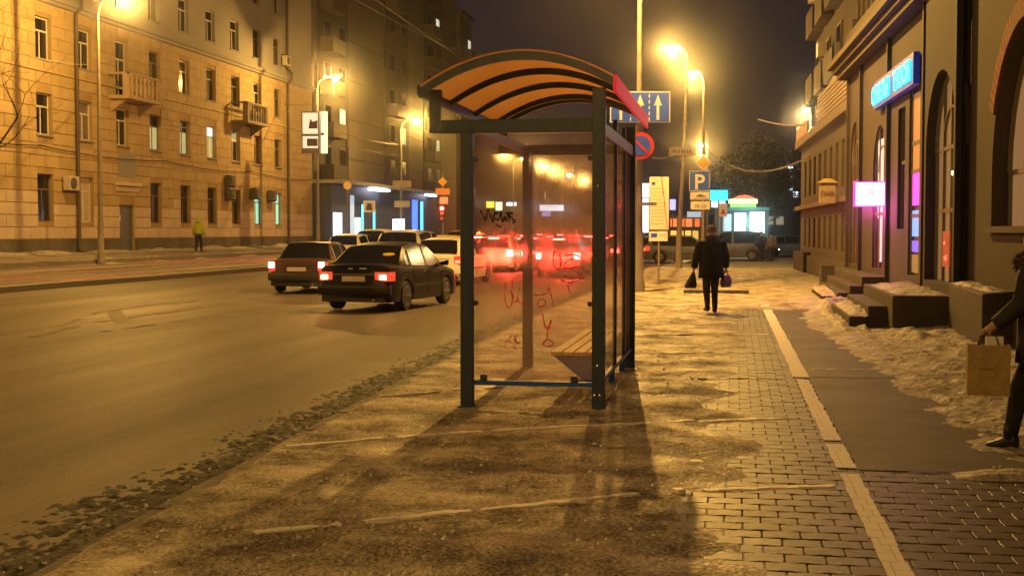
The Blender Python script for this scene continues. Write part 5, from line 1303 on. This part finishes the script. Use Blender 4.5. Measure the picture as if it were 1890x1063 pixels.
# ------------------------------------------------------------------ people
m_skin = mat('skin', (.42, .25, .17), .6)
def skin_mesh(name, verts, edges, radii, m, par, sub=2, root=0):
    me = bpy.data.meshes.new(name); me.from_pydata([tuple(v) for v in verts], edges, []); me.materials.append(m)
    o = bpy.data.objects.new(name, me); COL.objects.link(o); o.parent = par
    sk = o.modifiers.new('skin', 'SKIN'); sk.use_smooth_shade = True
    for i, r in enumerate(radii):
        r = r if isinstance(r, tuple) else (r, r); me.skin_vertices[0].data[i].radius = r
    me.skin_vertices[0].data[root].use_root = True
    ss = o.modifiers.new('sub', 'SUBSURF'); ss.levels = sub; ss.render_levels = sub
    return o
def ell(c, rx, ry, n=20, tilt=(0, 0)):
    return [(c[0] + rx*cos(2*pi*k/n), c[1] + ry*sin(2*pi*k/n), c[2] + tilt[0]*rx*cos(2*pi*k/n) + tilt[1]*ry*sin(2*pi*k/n)) for k in range(n)]
def person(label, loc, rz, h, coat, trousers, boots, hairm, sex='m', stride=.18, coat_len=.47, bulk=1., hands=None, arms=None, head_m=None, hood=None, hat=None, fur=None, gloves=None, lean=0.):
    """local +Y is where the person walks; units are body heights scaled by h"""
    T = thing('person', label, 'person', loc, rz)
    V, E, R = [], [], []
    def v(p, r, par=None):
        V.append(Vector(p)*h); R.append(r*h if not isinstance(r, tuple) else (r[0]*h, r[1]*h)); i = len(V)-1
        if par is not None: E.append((par, i))
        return i
    sh = .118 if sex == 'm' else .105
    L_ = lean
    pel = v((0, 0, .52), (.075, .055)); sp = v((0, L_*.3, .62), (.070, .052), pel); ch = v((0, L_*.7, .74), (.080, .058), sp); nk = v((0, L_, .835), .034, ch); h1 = v((0, L_+.005, .875), .040, nk); h2 = v((0, L_+.008, .925), (.050, .055), h1); h3 = v((0, L_+.004, .968), (.040, .045), h2)
    v((0, L_+.068, .918), .008, h2)                                   # nose
    legs = []
    for sg, st in ((1, stride), (-1, -stride)):
        hip = v((sg*.05, 0, .50), .050, pel)
        fy = st*.5; lift = .0 if st > 0 else .02
        kn = v((sg*.052, fy*.45 + .03, .275), .036, hip); an = v((sg*.054, fy - .015, .055 + lift), .016, kn); toe = v((sg*.062, fy + .060, .020 + lift*.2), .008, an); legs.append((V[hip], V[kn], V[an], V[toe]))
    arm = []
    for sg in (1, -1):
        a = (arms or {}).get(sg, dict(e=(.155, -.02, .63), w=(.165, .03, .50)))
        s_ = v((sg*sh, L_*.9, .80), .036, ch); e = v((sg*a['e'][0], a['e'][1], a['e'][2]), .027, s_); w = v((sg*a['w'][0], a['w'][1], a['w'][2]), .019, e)
        d = (V[w]-V[e]).normalized(); pm_ = V[w]/h + d*.030; palm = v(pm_, (.022, .013), w); arm.append((V[s_], V[e], V[w], d, sg))
        fw = Vector((0, 1, 0)); 
        for k in range(4):
            off = fw*(.017 - .0115*k); ln = (.026, .031, .029, .022)[k]
            b0 = v(pm_ + d*.014 + off, .0058, palm); b1 = v(pm_ + d*(.014+ln*.6) + off, .0052, b0); v(pm_ + d*(.010+ln*.95) + off + Vector((-sg*.012, 0, 0)), .0045, b1)
        t0 = v(pm_ - d*.004 + fw*.022 + Vector((-sg*.006, 0, 0)), .0068, palm); v(pm_ + d*.016 + fw*.030 + Vector((-sg*.010, 0, 0)), .0055, t0)
    skin_mesh('body', V, E, R, gloves or m_skin, T) if gloves else skin_mesh('body', V, E, R, m_skin, T)
    for sg in (1, -1): MB().lathe([(.001, -.004*h), (.005*h, 0), (.001, .004*h)], (sg*.018*h, (L_+.058)*h, .928*h), 8, 'y').build('eye', m_white, T)
    # coat
    cl = coat_len; B = bulk; rr = []
    prof = [(cl, .118*B, .086*B, 0), (cl+.08, .114*B, .083*B, 0), (.60, .108*B, .078*B, .3), (.68, .112*B, .080*B, .5), (.75, .124*B, .080*B, .7), (.80, .118*B, .072*B, .9), (.828, .085*B, .058*B, 1), (.848, .048*B, .045*B, 1)]
    random.seed(int(h*1000))
    for z, rx, ry, l in prof:
        ring = ell((0, L_*l*h, z*h), rx*h, ry*h, 24)
        ring = [(x*(1 + .03*sin(k*1.7 + z*30)), y*(1 + .03*sin(k*2.3 + z*20)), zz) for k, (x, y, zz) in enumerate(ring)]
        rr.append(ring)
    rr = [[(x*.93, y*.93, z+.01) for x, y, z in rr[0]]] + rr
    MB().loft(rr).build('coat', coat, T, smooth='all')
    for s_, e, w, d, sg in arm:
        st = s_ + Vector((-sg*.02*h, 0, .006*h)); n1 = (e - s_).normalized()
        pts = [st, s_ + n1*.03*h, s_.lerp(e, .5), e, e.lerp(w, .5), w.lerp(e, .06)]
        MB().tube(pts, [.046*h*B, .046*h*B, .040*h*B, .037*h*B, .032*h*B, .030*h*B], 14).build('sleeve', coat, T, smooth='all')
    for hip, kn, an, toe in legs:
        MB().tube([hip + Vector((0, 0, .01)), hip.lerp(kn, .5), kn, kn.lerp(an, .5), an + Vector((0, 0, .012*h))], [.056*h, .050*h, .043*h, .036*h, .031*h], 14).build('trouser_leg', trousers, T, smooth='all')
        q = MB(); dd = (toe-an); dd.z = 0; dd.normalize(); x_ = Vector((0, 0, 1)).cross(dd)
        base = an.z - .055*h
        rings = []
        for t, wd, z0, z1 in ((-.034, .018, .004, .060), (-.02, .027, 0, .085), (.01, .028, 0, .088), (.035, .028, 0, .052), (.07, .029, 0, .036), (.098, .022, .002, .026), (.108, .010, .006, .018)):
            c = Vector((an.x, an.y, base)) + dd*t*h
            rings.append([c + x_*(wd*h*cos(2*pi*k/12)) + Vector((0, 0, (z0 + (z1-z0)*(.5+.5*sin(2*pi*k/12)))*h)) for k in range(12)])
        q.loft(rings).tube([Vector((an.x, an.y, base + .05*h)), Vector((an.x, an.y, base+.12*h))], [.030*h, .033*h], 12).build('boot', boots, T, smooth='all')
    hc = Vector((0, L_+.004, .925))*h
    if hood:
        rings = [ell((0, (L_-.004)*h, .845*h), .060*h, .058*h, 18), ell((0, (L_-.010)*h, .875*h), .068*h, .066*h, 18), ell((0, (L_-.012)*h, .92*h), .064*h, .068*h, 18), ell((0, (L_-.008)*h, .965*h), .052*h, .056*h, 18), ell((0, (L_)*h, .992*h), .026*h, .028*h, 18)]
        MB().loft(rings).build('hood', hood, T, smooth='all')
    elif hat:
        rings = [ell((0, L_*h, .925*h), .058*h, .066*h, 18), ell((0, L_*h, .95*h), .060*h, .068*h, 18), ell((0, L_*h, .985*h), .048*h, .055*h, 18), ell((0, L_*h, 1.003*h), .02*h, .024*h, 18)]
        MB().loft(rings).build('hat', hat, T, smooth='all')
    else:
        rings = [ell((0, (L_-.022)*h, .86*h), .040*h, .030*h, 18), ell((0, (L_-.014)*h, .90*h), .054*h, .050*h, 18), ell((0, (L_-.006)*h, .95*h), .053*h, .058*h, 18), ell((0, L_*h, .985*h), .035*h, .04*h, 18), ell((0, L_*h, .998*h), .012*h, .014*h, 18)]
        MB().loft(rings).build('hair', hairm, T, smooth='all')
    if fur:
        q = MB(); rnd = random.Random(3)
        for k in range(1500):
            a = rnd.uniform(0, 2*pi); b_ = rnd.uniform(0, 2*pi); R0 = .078*h; r0 = .034*h
            n = Vector((cos(a)*cos(b_), sin(a)*cos(b_)*.9, sin(b_)))
            c = Vector((cos(a)*R0*1.1, (L_-.012)*h + sin(a)*R0*.9, (.845 - .02*sin(a))*h)) + n*r0
            t = Vector((rnd.gauss(0, 1), rnd.gauss(0, 1), rnd.gauss(0, 1) - .6)).normalized()*.006*h; e = (n*1.0 + Vector((rnd.gauss(0, .4), rnd.gauss(0, .4), rnd.gauss(0, .4)-.2))).normalized()*.024*h
            q.add([c-t, c+t, c+e], [(0, 1, 2)])
        q.tube([Vector((cos(a)*.086*h, (L_-.012)*h + sin(a)*.070*h, (.845-.02*sin(a))*h)) for a in [2*pi*i/16 for i in range(17)]], .032*h, 10, caps=False)
        q.build('fur_collar', fur, T)
    return T, arm
cblack = mat('black_coat', (.010, .008, .009), .85, spec=.3, bump=1.6, bscale=7); tblack = mat('dark_trousers', (.016, .016, .019), .85, bump=.2); bblack = mat('black_boots', (.012, .011, .011), .5)
hair = mat('brown_hair', (.05, .03, .02), .8)
# man walking away, a bag in each hand
g = G(1312, 577, .004)
ma = {1: dict(e=(.165, -.02, .64), w=(.175, .02, .515)), -1: dict(e=(.17, .0, .64), w=(.195, .01, .505))}
MAN, arm = person('person in a wide black coat walking away with a bag in each hand', tuple(g), YAW + radians(2), 1.71, cblack, tblack, bblack, hair, bulk=1.25, coat_len=.40, stride=.12, arms=ma, hat=mat('greyish_fur_hat', (.16, .115, .08), .9, bump=.8, bscale=120), gloves=m_skin)
MB().tube([(.085*cos(a), -.02+.085*sin(a), 1.475) for a in [2*pi*i/14 for i in range(15)]], .045, 8, caps=False).build('collar', mat('dark_fur', (.05, .038, .032), .9, bump=.8, bscale=90), MAN, smooth='all')
MM = Matrix.Translation(g) @ Matrix.Rotation(YAW + radians(2), 4, 'Z')
def handpos(arm, sg, MM, dz=.055):
    for s_, e, w, d, q in arm:
        if q == sg: return MM @ (w + d*dz)
hp = handpos(arm, -1, MM)
T = thing('carrier_bag', 'slack black carrier bag hanging from the man\'s left hand', 'bag', (hp.x, hp.y, hp.z), YAW)
MB().loft([ell((0, 0, .01), .018, .02, 12), ell((-.01, 0, -.06), .045, .03, 12), ell((-.03, 0, -.16), .085, .05, 12), ell((-.05, 0, -.27), .12, .06, 12), ell((-.06, 0, -.33), .10, .05, 12)]).build('bag_body', mat('black_plastic_bag', (.015, .013, .018), .35, bump=.6, bscale=12), T, smooth='all')
MB().tube([(.0, -.03, -.06), (.0, -.02, .02), (.0, .02, .02), (0, .03, -.06)], .008, 6).build('handle', m_plast, T)
hp = handpos(arm, 1, MM)
T = thing('handbag', 'dark brown handbag in the man\'s right hand', 'bag', (hp.x, hp.y, hp.z), YAW + radians(50))
MB().loft([[(-.13, -.045, -.33), (.13, -.045, -.33), (.13, .045, -.33), (-.13, .045, -.33)], [(-.15, -.05, -.2), (.15, -.05, -.2), (.15, .05, -.2), (-.15, .05, -.2)], [(-.11, -.02, -.09), (.11, -.02, -.09), (.11, .02, -.09), (-.11, .02, -.09)]]).build('bag_body', mat('brown_leather', (.06, .028, .018), .45, bump=.3), T, bevel=.015)
MB().tube([(-.08, 0, -.10), (-.05, 0, -.01), (0, 0, .015), (.05, 0, -.01), (.08, 0, -.10)], .009, 6).build('handle', m_plast, T)
# woman at the right edge, cut by the frame
g = G(1886, 835, .0)
wa = {1: dict(e=(.13, -.05, .64), w=(.10, .05, .57)), -1: dict(e=(.128, .045, .655), w=(.135, .150, .560))}
hdw = radians(62)
WPOS = g + Vector((.10, -.06, 0))
WOM, arm = person('person in a long dark coat with fur collar at the right edge', tuple(WPOS), hdw, 1.66, mat('dark_green_coat', (.022, .018, .014), .8, bump=1.8, bscale=7), tblack, bblack, hair, sex='f', bulk=1.12, coat_len=.40, stride=.30, arms=wa, fur=mat('brown_fur', (.10, .052, .030), .9, var=.4), lean=.012)
MM = Matrix.Translation(WPOS) @ Matrix.Rotation(hdw, 4, 'Z')
hp = handpos(arm, -1, MM, .06)
hx, hy = hp.x, hp.y
T = thing('paper_bag', 'square ochre paper carrier bag held by the person at the right edge', 'bag', (hp.x, hp.y, hp.z - .04), YAW - radians(14))
m_pap = mat('ochre_paper', (.40, .28, .11), .7, var=.16, scale=6, bump=1.4, bscale=8)
bw, bd, zb_, zt_ = .145, .055, -.42, -.06
MB().box(-bw, bw, -bd, -bd+.003, zb_, zt_).build('front', m_pap, T)
MB().box(-bw, bw, bd-.003, bd, zb_, zt_).box(-bw, -bw+.003, -bd+.003, bd-.003, zb_, zt_).box(-bw+.003, bw, -bd+.003, bd-.003, zb_, zb_+.003).build('side', m_pap, T)
MB().loft([[(bw, -bd, zb_), (bw+.0, bd, zb_), (bw, bd, zt_), (bw, -bd, zt_)], [(bw-.02, 0, zb_), (bw-.019, 0.001, zb_), (bw-.019, .001, zt_), (bw-.02, 0, zt_)]]).build('gusset', m_pap, T)
MB().box(-.07, .03, -bd-.002, -bd, -.235, -.225).build('faint_print', mat('brown_print', (.22, .14, .06), .7), T)
for yy in (-bd+.01, bd-.01): MB().tube([(-.07, yy, zt_-.02), (-.05, yy*.6, .0), (0, 0, .035), (.05, yy*.6, .0), (.07, yy, zt_-.02)], .006, 6).build('handle', m_plast, T)
MB().box(-.02, .10, -.03, .03, -.20, .0).build('white_box', m_white, T, bevel=.004)
# pedestrian in the green jacket on the far pavement
X = -26.6; a = math.atan((367-945)/2400) - YAW; Yp = X/math.tan(a)
person('person in a lime-green jacket walking along the yellow building', (X, Yp, gz(X)), YAW + radians(-10), 1.72, mat('lime_jacket', (.36, .42, .04), .7), tblack, bblack, hair, bulk=1.12, coat_len=.50, stride=.14, hood=mat('lime_jacket', (.36, .42, .04)), gloves=m_skin)
# pair far off
for px, lab, ct, hh in ((1405, 'left one of two far dark figures near the crossing', cblack, 1.72), (1423, 'right one of two far figures, in a greyish jacket', mat('grey_jacket', (.12, .11, .09), .8), 1.66)):
    gg = P(px, 74); person(lab, (gg[0], gg[1], -.12), YAW, hh, ct, tblack, bblack, hair, bulk=1.2, stride=.16, hat=mat('dark_cap', (.03, .03, .03), .8), gloves=m_skin)
# ------------------------------------------------------------------ night haze
if HAZE > 0:
    hm = bpy.data.materials.new('night_haze'); hm.use_nodes = True; n = hm.node_tree; n.nodes.clear()
    vp = n.nodes.new('ShaderNodeVolumePrincipled'); vp.inputs['Color'].default_value = (.9, .9, .92, 1); vp.inputs['Density'].default_value = HAZE; vp.inputs['Anisotropy'].default_value = .985
    oo = n.nodes.new('ShaderNodeOutputMaterial'); n.links.new(vp.outputs[0], oo.inputs['Volume'])
    MB().box(-690, 690, -118, 890, -2.2, 36).build('haze', hm, kind='stuff')
